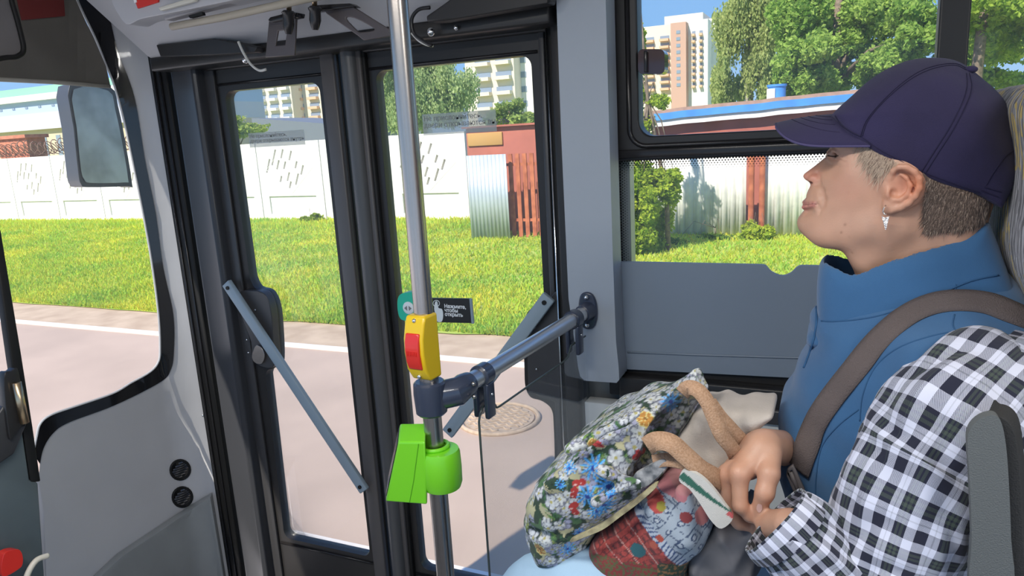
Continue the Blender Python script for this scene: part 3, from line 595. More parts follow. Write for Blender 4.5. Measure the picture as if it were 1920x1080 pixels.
for d_, (a, b) in ((dl, (gl0, gl1)), (dr, (gr0, gr1))):
    mk('pane', MB().box((a-.04, 1.716, gb-.03), (b+.04, 1.721, gt+.04)), M_GLASS, d_)
    # raised inner bead around the pane and bright top line
    mk('bead', MB().tube([(a-.018, 1.698, gt+.02), (b+.018, 1.698, gt+.02)], .004, 8), 'rubber_shiny', d_, smooth=True)
    mk('bead', MB().tube([(a-.018, 1.698, gb-.02), (b+.018, 1.698, gb-.02)], .004, 8), 'rubber_shiny', d_, smooth=True)
    mk('top_rail', MB().box((a-.06, 1.685, 2.43), (b+.06, 1.70, 2.475)), 'door_black', d_, bevel=.004)
mk('stile', MB().box((-1.76, 1.69, .68), (-1.71, 1.70, 2.46)), 'dark_plastic', dl, bevel=.003)
mk('stile', MB().box((X(1030, 540, 1.69), 1.69, .68), (-.65, 1.70, 2.46)), 'dark_plastic', dr, bevel=.003)
# centre posts: leaf edges with rounded rubber profiles
def vround(name, xc, y, rx, ry, m, parent, z0=.66, z1=2.46):
    pts = [(xc+rx*math.cos(q), y-ry*math.sin(q)) for q in np.linspace(0, math.pi, 9)]
    return mk(name, MB().prism([(a, b, z0) for a, b in pts]+[(xc-rx, y+.03, z0), (xc+rx, y+.03, z0)], (0, 0, z1-z0)), m, parent, smooth=.9)
def vflat(pa, pb, y, m, parent, nm='edge_strip', r=0.): return mk(nm, MB().box((X(pa, 540, y), y, .66), (X(pb, 540, y), 1.71, 2.46)), m, parent, bevel=.004)
vflat(644, 668, 1.672, mat('strip_brown_grey', (.085,.078,.076), .4), dl)
vflat(667, 677, 1.69, 'rubber', dl, 'edge_seal')
xa, xb = X(676, 540, 1.66), X(702, 540, 1.66); vround('edge_profile', (xa+xb)/2, 1.68, (xb-xa)/2, .022, 'post_grey', dr)
vflat(701, 716, 1.678, 'strip_brown_grey', dr)
vflat(715, 724, 1.685, 'rubber', dr, 'edge_seal')
# lower sill of the doorway, ledge reflecting the sky
struct('trim_13', MB().box((-1.86, 1.60, .40), (-.62, 1.72, .66)), 'door_black', bevel=.01)
# door lock covers
for d_, pts, bo in ((dl, [(446,552),(470,545),(496,552),(508,585),(512,640),(514,684),(498,690),(474,676),(470,640),(455,600)], (0,)), (dr, [(990,592),(1006,580),(1030,560),(1046,560),(1052,740),(1036,752),(1000,738),(990,720)], (1,))):
    mk('lock_cover', panel2(MB(), cat_rom(pts, 4), [], lambda p: PY(p[0], p[1], 1.675), None, depth=(0, .03, 0)), 'dark_plastic', d_, bevel=.006, smooth=.8)
for c in ((479,581),(1003,614),(1006,692),(463,637),(466,661)):
    mk('screw', MB().sphere(PY(c[0], c[1], 1.672), .0035, 8, 6), 'chrome', dl if c[0] < 600 else dr, smooth=True)
lk = mk('lock_lever', panel2(MB(), cat_rom([(478,650),(484,648),(492,655),(496,668),(490,682),(478,680),(472,668)], 4), [], lambda p: PY(p[0], p[1], 1.665), None, depth=(0, .015, 0)), 'steel', dl, bevel=.003, smooth=.8)
# diagonal grab bars
def bar(p0, p1, wpx, y, parent, label):
    a = PY(*p0, y); b = PY(*p1, y); d = (b-a); L = np.linalg.norm(d); d /= L; n = np.cross(d, [0, 1, 0]); w = wpx/2/FPX*np.linalg.norm(a-CO)
    o = mk('diagonal_bar', MB().obox((a+b)/2, d*L/2, n*w, np.array([0, .008, 0])), 'bar_blue_grey', parent, bevel=.003)
    for q in (a+d*.018, b-d*.018): s = mk('bolt', MB().tube([q-np.array([0, .008, 0]), q-np.array([0, .012, 0])], .006, 12), 'rubber', o)
    return o
bar((425,530), (684,920), 19, 1.655, dl, ''); bar((1030,556), (840,812), 27, 1.655, dr, '')
# stickers on the glass
def text(body, size, loc, m, parent, align='LEFT', bold=0., rot=(math.pi/2, 0, 0), space=1.0):
    cu = bpy.data.curves.new('t', 'FONT'); cu.body = body; cu.size = size; cu.align_x = align; cu.extrude = .0003; cu.offset = bold; cu.space_line = space; cu.resolution_u = 3
    tmp = bpy.data.objects.new('t', cu); COL.objects.link(tmp); bpy.context.view_layer.update()
    me = bpy.data.meshes.new_from_object(tmp); bpy.data.objects.remove(tmp)
    o = bpy.data.objects.new('lettering', me); COL.objects.link(o); me.materials.clear(); me.materials.append(MATS[m]); o.parent = parent
    o.location = (np.array(loc)-LOC[parent]).tolist(); o.rotation_euler = rot; LOC[o] = np.array(loc); return o
mat('ink_grey', (.20,.20,.20), .7); mat('ink_white', (.85,.87,.87), .6)
for nm, a, b, lb_ in (('left', (465,250), (572,271), 'left'), ('right', (791,215), (931,246), 'right')):
    p = PY(*a, 1.713); q = PY(*b, 1.713); o = mk('warning_sticker', MB().box((p[0], 1.7135, min(p[2], q[2])), (q[0], 1.7150, max(p[2], q[2]))), M_FILM)
    q0 = PY(a[0]+2, a[1]+ (7 if lb_ == 'left' else 12), 1.7125)
    tag(o, 'clear warning sticker with grey two line text on the '+lb_+' door glass', 'sticker')
    s = .0155 if lb_ == 'left' else .019
    text('Не прислоняйтесь,\nдвери открываются внутрь', s, (p[0]+.004, 1.7128, max(p[2], q[2])-s*.95), 'ink_grey', o, space=.9)
# door button and sign
t = thing('door_button', 'teal housing with round white door button on the right door leaf', 'button', PY(766, 577, 1.69))
hb = cat_rom([(747,556),(760,549),(785,551),(790,577),(786,600),(764,602),(750,597),(745,577)], 4)
mk('housing', panel2(MB(), hb, [], lambda p: PY(p[0], p[1], 1.675), None, depth=(0, .03, 0)), 'teal_plastic', t, bevel=.004, smooth=.8)
c = PY(765, 578, 1.672); b_ = mk('push_button', MB().tube([c, c+np.array([0, .012, 0])], .0185, 28), 'button_white', t, bevel=.003)
for s in (-1, 1): mk('arrow', MB().prism([c+np.array([s*.012, -.0012, 0]), c+np.array([s*.003, -.0012, .007]), c+np.array([s*.003, -.0012, -.007])], (0, .001, 0)), 'ink_grey', b_)
p, q = PY(812, 559, 1.70), PY(886, 607, 1.70)
t = thing('door_sign', 'black sign with white hand and push to open text', 'sign', (p+q)/2)
mk('plate', panel2(MB(), [(806,559),(881,560),(885,606),(810,604)], [], lambda p: PY(p[0], p[1], 1.697), None, depth=(0, .006, 0)), 'sign_black', t)
mk('edge', panel2(MB(), [(880,560),(884,561),(888,607),(884,607)], [], lambda p: PY(p[0], p[1], 1.6965), None, depth=(0, .006, 0)), 'bar_blue_grey', t)
text('Нажмите,\nчтобы\nоткрыть', .0145, PY(833, 577, 1.696), 'ink_white', t, bold=.0004, space=.8)
hp = cat_rom([(819,602),(816,588),(814,578),(816,566),(820,566),(822,577),(829,580),(831,592),(828,603)], 4)
mk('hand_mark', panel2(MB(), hp, [], lambda p: PY(p[0], p[1], 1.6962), None), 'button_white', t)
mk('ring_mark', MB().tube([PY(p[0], p[1], 1.6962) for p in circ((818, 569), 6, 20)], .001, 6, closed=True), 'button_white', t)
# ------------------------------------------------------------------ side window: frame, panes, blind
def q3(px, py, y=1.70): p = PY(px, py, y); return (p[0], p[2])
fx0 = X(1138, 540, 1.69); ux0 = X(1200, 200); uz = Z(1203, 256); lz1 = Z(1158, 302); lx0 = X(1162, 500); 
xp0, xp1 = X(1758, 60), X(1816, 60); XE = 1.35
up = rc(xp0+.02-.0, 2.62, .0001, 0, 90, 1)[:1]
hole1 = [(xp0, 2.62), (ux0, 2.62)]+rc(ux0+.035, uz+.035, .035, 180, 270)+[(xp0, uz)]
hole2 = [(XE-.05, 2.62), (xp1, 2.62), (xp1, uz), (XE-.05, uz)]
hole3 = [(XE-.05, lz1), (lx0, lz1), (lx0, 1.62), (XE-.05, 1.62)]
struct('trim_14', panel2(MB(), [(fx0,1.53),(XE,1.53),(XE,2.70),(fx0,2.70)], [hole1, hole2, hole3], lambda p: (p[0], 1.685, p[1]), None, depth=(0, .05, 0)), 'door_black', bevel=.004, smooth=.6)
# inner rubber bead of the upper pane and sliding rail
bead = [(xp0+.2, uz-.022), (ux0+.04, uz-.022)]+[(a, b) for a, b in rc(ux0+.018, uz+.018, .04, 270, 180)]+[(ux0-.022, 2.62)]
struct('trim_15', MB().tube([(a, 1.684, b) for a, b in bead], .006, 8), 'rubber_shiny', smooth=True)
struct('trim_16', MB().box((lx0-.01, 1.675, lz1+.006), (XE, 1.69, lz1+.026)), 'rubber_shiny', bevel=.003)
struct('window_2', MB().box((ux0-.03, 1.705, uz-.03), (xp0+.02, 1.709, 2.65)), M_GLASS)
struct('window_3', MB().box((xp0+.015, 1.712, uz-.03), (XE, 1.716, 2.65)), M_GLASS)
struct('window_4', MB().box((lx0-.03, 1.718, 1.6), (XE, 1.722, lz1+.03)), M_GLASS)
# black dotted print along the pane edges
mb = MB(); k_ = 0
for j in range(5):
    for i in range(int((XE-lx0)/.0068)):
        c = (lx0+i*.0068+(j % 2)*.0034, lz1-.002-j*.0052); r_ = .0026-.0004*j; mb.add([(c[0]-r_, 1.7172, c[1]), (c[0], 1.7172, c[1]-r_), (c[0]+r_, 1.7172, c[1]), (c[0], 1.7172, c[1]+r_)], [(0, 1, 2, 3)])
for j in range(4):
    for i in range(42):
        c = (lx0+.002+j*.0052, lz1-i*.0068-(j % 2)*.0034); r_ = .0024-.0004*j; mb.add([(c[0]-r_, 1.7172, c[1]), (c[0], 1.7172, c[1]-r_), (c[0]+r_, 1.7172, c[1]), (c[0], 1.7172, c[1]+r_)], [(0, 1, 2, 3)])
struct('trim_17', mb, 'rubber')
# window latch
t = thing('window_latch', 'dark brown latch on the front edge of the sliding window', 'latch', PY(1220, 115, 1.68))
mk('body', panel2(MB(), [(a, b) for a, b in rrect(1196, 92, 1246, 139, 10)], [], lambda p: PY(p[0], p[1], 1.665), None, depth=(0, .04, 0)), mat('latch_brown', (.05,.018,.018), .15, coat=.6), t, bevel=.004, smooth=.8)
mk('grip', MB().box((X(1208, 115, 1.66), 1.655, Z(1212, 136, 1.66)), (X(1214, 115, 1.66), 1.67, Z(1212, 95, 1.66))), 'rubber_shiny', t, bevel=.002)
# blue-grey blind in the lower half with scooped finger notch
bl = [(1156,700),(1154,498),(1160,491)]+[tuple(p) for p in cat_rom([(1428,496.5),(1436,499),(1448,511),(1466,517),(1482,512),(1494,501),(1503,498)], 4, False)]+[(1900,506),(1900,730),(1166,692)]
bl[0] = (1163, 692)
o = struct('trim_18', panel2(MB(), bl, [], lambda p: PY(p[0], p[1], 1.672), 14, depth=(0, .012, 0)), 'window_blind', bevel=.002, smooth=.6)
bl2 = [(1172,676),(1166,508),(1420,512),(1900,520),(1900,712)]
struct('trim_19', MB().tube([PY(*p, 1.671) for p in [(1176,660),(1300,665),(1600,674),(1900,684)]], .0025, 6), 'window_blind', smooth=True)
struct('trim_20', MB().box((X(1162, 700, 1.66), 1.648, 1.535), (XE, 1.69, 1.595)), 'door_black', bevel=.005)
struct('trim_21', MB().box((X(1160, 720, 1.64), 1.640, 1.512), (XE, 1.69, 1.548)), 'dark_plastic', bevel=.005)
# ------------------------------------------------------------------ header above the doors
hx0, hx1 = -1.86, -.63
struct('trim_22', MB().prism([(hx0, 1.73, 2.47), (hx0, 1.73, 2.80), (hx0, 1.22, 2.80), (hx0, 1.22, 2.775), (hx0, 1.595, 2.478), (hx0, 1.61, 2.47)], (hx1-hx0, 0, 0)), 'ceiling_panel', bevel=.004)
struct('trim_23', MB().box((-1.86, 1.60, 2.435), (-.60, 1.70, 2.474)), 'door_black', bevel=.006)
YM = 1.56
def pp(pts, y, dep, nm, m, parent, bevel=.003): return mk(nm, panel2(MB(), pts, [], lambda p: PY(p[0], p[1], y), None, depth=(0, dep, 0)), m, parent, bevel=bevel, smooth=.7)
t = thing('door_mechanism', 'tapered black door opening arm over the left door leaf', 'door mechanism', PY(390, 92, YM))
pp([(292,84),(400,72),(450,80),(482,88),(478,98),(400,103),(300,106)], YM, .03, 'arm', 'door_black', t)
mk('bolt', MB().sphere(PY(460, 113, YM+.01), .009, 10, 6), 'chrome', t, smooth=True); mk('cable', MB().tube([PY(*p, YM-.01) for p in cat_rom([(447,78),(456,98),(470,120),(486,132),(499,130)], 5, False)], .0035, 8), 'wire_grey', t, smooth=True, label='pale grey cable')
t = thing('door_mechanism', 'heavy black door opening arm over the right door leaf', 'door mechanism', PY(900, 25, YM))
pp([(798,30),(830,8),(880,-30),(1040,-50),(1030,6),(830,40),(800,42)], YM-.02, .04, 'arm', 'door_black', t, .005)
mk('bolt', MB().sphere(PY(808, 60, YM+.01), .010, 10, 6), 'chrome', t, smooth=True); mk('bolt', MB().sphere(PY(855, 52, YM+.03), .006, 10, 6), 'chrome', t, smooth=True)
mk('cable', MB().tube([PY(*p, YM-.01) for p in cat_rom([(806,14),(785,18),(772,36),(776,62),(792,76),(810,86)], 5, False)], .0045, 8), 'rubber_shiny', t, smooth=True); mk('cable', MB().tube([PY(*p, YM-.005) for p in cat_rom([(772,62),(785,76),(800,84),(812,86)], 5, False)], .003, 8), 'wire_grey', t, smooth=True, label='pale grey cable')
t = thing('door_bracket', 'slotted black steel bracket over the left door leaf', 'bracket', PY(525, 60, 1.5), 'slotted door brackets')
mk('plate', panel2(MB(), [(504,36),(556,28),(552,104),(497,108)], [[(521,58),(538,56),(534,84),(516,86)]], lambda p: PY(p[0], p[1], 1.50), None, depth=(0, .006, 0)), 'bracket', t, bevel=.002, smooth=.7)
mk('lip', panel2(MB(), [(502,38),(506,32),(545,22),(558,24),(556,32),(508,42)], [], lambda p: PY(p[0], p[1], 1.485), None, depth=(0, .03, 0)), 'rubber_shiny', t, bevel=.002)
mk('socket', MB().tube([PY(541, q, 1.46) for q in (20, 24, 30, 46, 58, 64)], [.012, .017, .013, .014, .010, .007], 14), 'rubber_shiny', t, smooth=.7)
mk('rod', MB().tube([PY(541, -60, 1.46), PY(542, 22, 1.46)], .006, 12), 'brass', t, smooth=True)
t = thing('door_bracket', 'slotted black steel bracket leaning towards the steel pole', 'bracket', PY(660, 50, 1.5), 'slotted door brackets')
mk('plate', panel2(MB(), [(602,12),(655,8),(668,16),(735,58),(732,68),(682,76),(672,68),(612,26)], [cat_rom([(648,34),(664,34),(696,50),(700,57),(676,60),(668,56)], 3)], lambda p: PY(p[0], p[1], 1.50), None, depth=(0, .006, 0)), 'bracket', t, bevel=.002, smooth=.7)
mk('lip', panel2(MB(), [(576,16),(582,10),(655,6),(664,12),(600,20),(580,22)], [], lambda p: PY(p[0], p[1], 1.485), None, depth=(0, .03, 0)), 'rubber_shiny', t, bevel=.002)
mk('socket', MB().tube([PY(591, q, 1.46) for q in (12, 16, 22, 38, 50, 56)], [.012, .017, .013, .014, .010, .007], 14), 'rubber_shiny', t, smooth=.7)
mk('rod', MB().tube([PY(588, -60, 1.46), PY(590, 14, 1.46)], .006, 12), 'brass', t, smooth=True)
o = mk('hose_pipe', MB().tube([PY(*p, 1.42) for p in [(322,50),(420,32),(520,10),(620,-12)]], .009, 10), mat('beige_pipe', (.38,.34,.27), .5), smooth=True); tag(o, 'beige pipe running under the light grey ceiling panel', 'pipe')
# rounded ceiling corner with red label and lamp
t = thing('ceiling_duct', 'light grey rounded ceiling duct at top left with red label', 'duct', PY(270, 5, 1.4))
pp([tuple(p) for p in cat_rom([(200,-40),(208,0),(222,28),(238,46),(262,36),(300,28),(380,12),(480,-12),(480,-40)], 4)], 1.40, .06, 'shell', 'ceiling_panel', t, .012)
pp([(243,-30),(300,-30),(296,4),(258,16)], 1.395, .004, 'red_label', 'red_sign', t, 0)
pp([(249,-4),(254,-6),(256,4),(252,6)], 1.393, .002, 'label_mark', 'white_sign', t, 0)
pp([(296,14),(362,-6),(366,2),(300,20)], 1.385, .012, 'lamp_strip', mat('cream_lens', (.62,.60,.52), .35), t, .002)
pp([(304,24),(400,0),(470,-16),(470,-4),(400,14),(308,38)], 1.42, .03, 'edge_trim', mat('trim_mauve', (.30,.29,.30), .45), t, .003)
pp([(353,29),(378,22),(380,28),(356,34)], 1.41, .01, 'slot', 'rubber', t, 0)
# ------------------------------------------------------------------ pole, rail, validator
PX, PYY = -.645, 1.04
def PO(px, py): return PY(px, py, PYY)
t = thing('grab_pole', 'vertical brushed steel grab pole in the middle of the doorway', 'pole', (PX, PYY, .4))
mk('tube', MB().tube([(PX, PYY, .4), (PX, PYY, 1.2), (PX, PYY, 2.0), (PX, PYY, 2.8)], .0168, 32), 'steel', t, smooth=.8)
mk('floor_flange', MB().tube([(PX, PYY, .40), (PX, PYY, .412)], .04, 24), 'clamp_navy', t, bevel=.002)
RZ = 1.767; A_ = np.array([PX+.045, PYY+.03, RZ-.008]); B_ = np.array([-.532, 1.60, RZ+.006])
t = thing('grab_rail', 'horizontal brushed steel rail from the pole to the wall flange', 'rail', A_)
dR = (B_-A_)/np.linalg.norm(B_-A_); nR = np.cross(dR, [0, 0, 1]); nR /= np.linalg.norm(nR)
mk('tube', MB().tube([A_, (A_+B_)/2, B_], .0165, 28), 'steel_rail', t, smooth=.8)
# pole clamp
mk('clamp', MB().tube([(PX, PYY, z) for z in (RZ-.050, RZ-.046, RZ-.01, RZ+.008, RZ+.012)], [.024, .028, .030, .029, .025], 28), 'clamp_navy', t, smooth=.7)
c = A_+dR*.012; mk('clamp_arm', MB().tube([np.array([PX, PYY, RZ-.022])+dR*.01, A_+dR*(-.005)+[0, 0, -.004], c, c+dR*.014], [.026, .026, .0235, .021], 24), 'clamp_navy', t, smooth=.7)
for z in (.010, -.014): q = A_+dR*.004+nR*.0262+np.array([0, 0, z]); mk('screw', MB().sphere(q, .0045, 10, 6), 'steel', t, smooth=True)
# wall flange
q = B_; F_ = mk('wall_flange', MB().prism([(q[0]+a*.9, 1.592, q[2]+b) for a, b in cat_rom([(0,.046),(.016,.04),(.026,.018),(.026,-.018),(.016,-.04),(0,-.046),(-.016,-.04),(-.024,-.018),(-.024,.018),(-.016,.04)], 3)], (0, .010, 0)), 'clamp_navy', t, bevel=.003, smooth=.7)
mk('flange_collar', MB().tube([q-dR*.035, q-dR*.012, q-dR*.004], [.020, .0215, .025], 22), 'clamp_navy', t, smooth=.7)
for z in (.034, -.034): mk('bolt', MB().sphere((q[0], 1.590, q[2]+z), .006, 10, 6), 'chrome', t, smooth=True)
# glass clamps
def clampG(s, name='glass_clamp'):
    c = A_+dR*s; f = mk(name, MB().tube([c-dR*.014, c-dR*.012, c+dR*.012, c+dR*.014], [.0195, .0215, .0215, .0195], 24), 'clamp_navy', t, smooth=.7)
    for o, th in ((.0125, .006), (-.0125, .006)):
        mk('jaw', MB().obox(c+nR*o+[0, 0, -.048], dR*.013, nR*.0055, np.array([0, 0, .035])), 'clamp_navy', f, bevel=.004, seg=3)
    mk('screw', MB().sphere(c+nR*.0185+[0, 0, -.036], .003, 8, 6), 'chrome', f, smooth=True)
LR = np.linalg.norm(B_-A_); clampG(.072); clampG(LR-.078)
# clear partition hanging below the rail
s0, s1 = .050, LR+.0
def GQ(p): return A_+dR*p[0]+np.array([0, 0, p[1]])
ol = [(s0, -1.2), (s0, -.085), (s0+.006, -.070), (s0+.014, -.062)]+[(.095, -.062), (.105, -.070), (.113, -.082), (.122, -.083), (LR-.13, -.083), (LR-.115, -.080), (LR-.105, -.068), (LR-.098, -.058), (LR-.06, -.058), (LR-.02, -.058), (LR-.02, -1.2)]
t = thing('glass_partition', 'clear glass partition panel hanging below the steel rail', 'partition', GQ((s0, -1.2)))
mk('pane', panel2(MB(), ol, [], lambda p: GQ(p)-nR*.002, None, depth=nR*.004), M_GLASS2, t)
mat('glass_edge', (.07,.09,.085), .2)
mk('edge', MB().tube([GQ(p) for p in ol[:-1]], .0022, 6), 'glass_edge', t, smooth=True, label='dark edge of the clear pane')
# stop button
t = thing('stop_button', 'yellow housing with red stop button on the pole', 'stop button', (PX, PYY-.02, 1.86))
def YB(px, py, y): return PY(px, py, y)
yb = 1.008
pro = [(760,592),(816,590),(819,712),(788,713),(770,700),(759,672),(757,640),(756,620)]
# body: side outline in depth, seen from the front-left
z0, z1 = YB(790, 712, 1.02)[2], YB(785, 592, 1.02)[2]; zc = (z0+z1)/2; hz = (z1-z0)/2
ang = math.radians(24.5); ex = np.array([math.cos(ang), math.sin(ang), 0]); ey = np.array([-math.sin(ang), math.cos(ang), 0])  # ex right, ey away
Cb = np.array([PX, PYY, zc])
rot = math.radians(30); fdir = -(ey*math.cos(rot)+ex*math.sin(rot)); sdir = ex*math.cos(rot)-ey*math.sin(rot)    # front of the housing, turned to the left
def hous(w, prof, m, nm, par, bev):
    pts = [Cb+fdir*a+sdir*(-w)+np.array([0, 0, b]) for a, b in prof]
    return mk(nm, MB().prism(pts, sdir*2*w), m, par, bevel=bev, seg=3, smooth=.7)
hb_ = hous(.0205, [(-.012,-hz),(.020,-hz),(.034,-hz*.62),(.038,-hz*.1),(.037,hz*.35),(.030,hz*.78),(.024,hz),(-.012,hz)], 'yellow_plastic', 'housing', t, .004)
mk('push_button', MB().prism([Cb+fdir*a+sdir*(-.0145)+np.array([0, 0, b]) for a, b in [(.02,-.040),(.036,-.034),(.0415,-.02),(.043,0),(.042,.015),(.037,.030),(.02,.030)]], sdir*.029), 'red_plastic', t, bevel=.002, smooth=.7)
for b, a in ((hz*.87, .0275), (-hz*.86, .0268)):
    mk('screw', MB().sphere(Cb+fdir*a+np.array([0, 0, b]), .0042, 10, 6), 'chrome', t, smooth=True)
for i_ in range(-3, 4): mk('letter_rib', MB().obox(Cb+fdir*.0432+sdir*(i_*.0032)+[0, 0, -.004], sdir*.0006, fdir*.0008, np.array([0, 0, .004])), 'red_plastic', t)  # small ribs stand in for the embossed lettering
# ticket validator: collar round the pole and wedge shaped reader on its left
t = thing('ticket_validator', 'lime green card reader with dark screen clamped to the pole', 'ticket validator', (PX, PYY, 1.6))
zt_, zb_ = PO(825, 838)[2], PO(828, 905)[2]
cc = np.array([PX+.012, PYY-.004])
mk('collar', MB().tube([(cc[0], cc[1], z) for z in (zb_-.004, zb_+.006, (zt_+zb_)/2, zt_-.008, zt_-.002)], [.0335, .037, .0375, .0365, .034], 32), 'lime_plastic', t, smooth=.9)
mk('collar_rim', MB().tube([(PX+.024*math.cos(q), PYY+.024*math.sin(q), zt_+.001) for q in np.linspace(0, 6.283, 25)[:-1]], .004, 8, closed=True), 'lime_plastic', t, smooth=True)
# wedge defined in the plane through the pole; depth along the view-away axis
yv = 1.0
def VB(px, py, y=yv): return PY(px, py, y)
w0 = [VB(*p) for p in [(747,829),(797,829),(801,947),(723,941),(727,905)]]
wd_ = np.array([-.030, .055, 0.010])
wf = mk('reader', MB().prism([w0[0], w0[1], w0[2], w0[3]], wd_), 'lime_plastic', t, bevel=.0035, seg=3, smooth=.8)
a, b = w0[0], w0[3]; nrm = np.cross(b-a, wd_); nrm /= np.linalg.norm(nrm); nrm = nrm if nrm[0] < 0 else -nrm
mk('screen', MB().prism([a+(b-a)*.06+wd_*.08+nrm*.0003, a+(b-a)*.93+wd_*.08+nrm*.0003, a+(b-a)*.93+wd_*.94+nrm*.0003, a+(b-a)*.06+wd_*.94+nrm*.0003], nrm*.0012), 'screen_black', t)
mk('seam', MB().tube([VB(785, 832)-np.array([0,.0006,0]), VB(776, 900)-np.array([0,.0006,0]), VB(768, 942)-np.array([0,.0006,0])], .0006, 6), mat('lime_dark', (.10,.40,.01), .4), t)
mk('neck', MB().obox(np.array([PX-.022, PYY+.0, (zt_+zb_)/2]), np.array([.02, 0, 0]), np.array([0, .02, 0]), np.array([0, 0, (zt_-zb_)/2])), 'lime_plastic', t, bevel=.003)
# ------------------------------------------------------------------ signed distance modelling
class Vol:
    def __init__(s, lo, hi, h):
        s.lo = np.array(lo, np.float32); s.h = h; s.n = np.ceil((np.array(hi)-s.lo)/h).astype(int)+1
        s.x, s.y, s.z = [(s.lo[i]+h*np.arange(s.n[i], dtype=np.float32)) for i in range(3)]
        s.X = s.x[:, None, None]; s.Y = s.y[None, :, None]; s.Z = s.z[None, None, :]
def smin(a, b, k): h = np.clip(.5+.5*(b-a)/k, 0, 1); return b+(a-b)*h-k*h*(1-h)
def smax(a, b, k): return -smin(-a, -b, k)
def sd_ball(v, c, r): return np.sqrt((v.X-c[0])**2+(v.Y-c[1])**2+(v.Z-c[2])**2)-r
def sd_ell(v, c, r, R=None):
    dx, dy, dz = v.X-c[0], v.Y-c[1], v.Z-c[2]
    if R is not None:
        R = np.array(R); dx, dy, dz = [R[i][0]*dx+R[i][1]*dy+R[i][2]*dz for i in range(3)]
    k = np.sqrt((dx/r[0])**2+(dy/r[1])**2+(dz/r[2])**2); return (k-1)*min(r)*(.5+.5*max(r)/min(r)*0+.5)
def sd_cone(v, a, b, ra, rb):
    a = np.array(a, np.float32); b = np.array(b, np.float32); d = b-a; L2 = float(d@d)
    px, py, pz = v.X-a[0], v.Y-a[1], v.Z-a[2]; t = np.clip((px*d[0]+py*d[1]+pz*d[2])/L2, 0, 1)
    return np.sqrt((px-t*d[0])**2+(py-t*d[1])**2+(pz-t*d[2])**2)-(ra+(rb-ra)*t)
def chain(v, F, pts, rs, k=.004):
    for i in range(len(pts)-1): F = smin(F, sd_cone(v, pts[i], pts[i+1], rs[i], rs[i+1]), k) if F is not None else sd_cone(v, pts[i], pts[i+1], rs[i], rs[i+1])
    return F
def poly_sd(xs, zs, poly):
    X_, Z_ = np.meshgrid(xs, zs, indexing='ij'); P_ = np.stack([X_.ravel(), Z_.ravel()], 1); d = np.full(len(P_), 1e9)
    n = len(poly); poly = np.array(poly)
    for i in range(n):
        a = poly[i-1]; b = poly[i]; e = b-a; L = e@e
        if L < 1e-14: continue
        t = np.clip(((P_-a)@e)/L, 0, 1); d = np.minimum(d, np.hypot(*(P_-a-t[:, None]*e).T))
    s = np.where(inpoly(P_, poly), -1, 1); return (d*s).reshape(X_.shape).astype(np.float32)
def interp2(xs, zs, pts, vals, lam=2e-4):
    """smooth thin plate spline through scattered values"""
    X_, Z_ = np.meshgrid(xs, zs, indexing='ij'); p = np.array(pts); w = np.array(vals, float); n = len(p); sc = .1; p = p/sc
    ph = lambda r2: .5*r2*np.log(r2+1e-9)
    K = ph(((p[:, None]-p[None])**2).sum(2))+lam*np.eye(n)*10; Pm = np.c_[np.ones(n), p]; A = np.block([[K, Pm], [Pm.T, np.zeros((3, 3))]])
    c = np.linalg.solve(A, np.r_[w, 0, 0, 0]); x = X_/sc; z = Z_/sc; o = c[n]+c[n+1]*x+c[n+2]*z
    for i in range(n): o = o+c[i]*ph((x-p[i, 0])**2+(z-p[i, 1])**2)
    return np.clip(o, min(vals)*.8, max(vals)*1.1).astype(np.float32)
def surfnet(v, F):
    n = np.array(F.shape); s = F < 0; c = np.zeros(n-1, np.int8)
    for i in (0, 1):
        for j in (0, 1):
            for k in (0, 1): c += s[i:n[0]-1+i, j:n[1]-1+j, k:n[2]-1+k]
    act = (c > 0) & (c < 8); idx = np.full(act.shape, -1, np.int64); I = np.argwhere(act); idx[tuple(I.T)] = np.arange(len(I))
    acc = np.zeros((len(I), 3)); cnt = np.zeros(len(I)); cor = [(i, j, k) for i in (0, 1) for j in (0, 1) for k in (0, 1)]
    for a in cor:
        for ax in range(3):
            if a[ax] == 1: continue
            b = list(a); b[ax] = 1; fa = F[I[:, 0]+a[0], I[:, 1]+a[1], I[:, 2]+a[2]]; fb = F[I[:, 0]+b[0], I[:, 1]+b[1], I[:, 2]+b[2]]
            m = (fa < 0) != (fb < 0); t = np.where(m, fa/np.where(m, fa-fb, 1), 0); p = np.tile(np.array(a, float), (len(I), 1)); p[:, ax] += t; acc[m] += p[m]; cnt[m] += 1
    V = v.lo+(I+acc/cnt[:, None])*v.h; faces = []
    for ax in range(3):
        o = [q for q in range(3) if q != ax]; sl0 = [slice(None)]*3; sl1 = [slice(None)]*3; sl0[ax] = slice(0, n[ax]-1); sl1[ax] = slice(1, n[ax])
        E_ = np.argwhere(s[tuple(sl0)] != s[tuple(sl1)]); ok = (E_[:, o[0]] > 0) & (E_[:, o[1]] > 0) & (E_[:, o[0]] < n[o[0]]-1) & (E_[:, o[1]] < n[o[1]]-1); E_ = E_[ok]
        q = []
        for d0, d1 in ((1, 1), (0, 1), (0, 0), (1, 0)):
            J = E_.copy(); J[:, o[0]] -= d0; J[:, o[1]] -= d1; q.append(idx[tuple(J.T)])
        faces.append(np.stack(q, 1))
    return V, np.concatenate(faces)
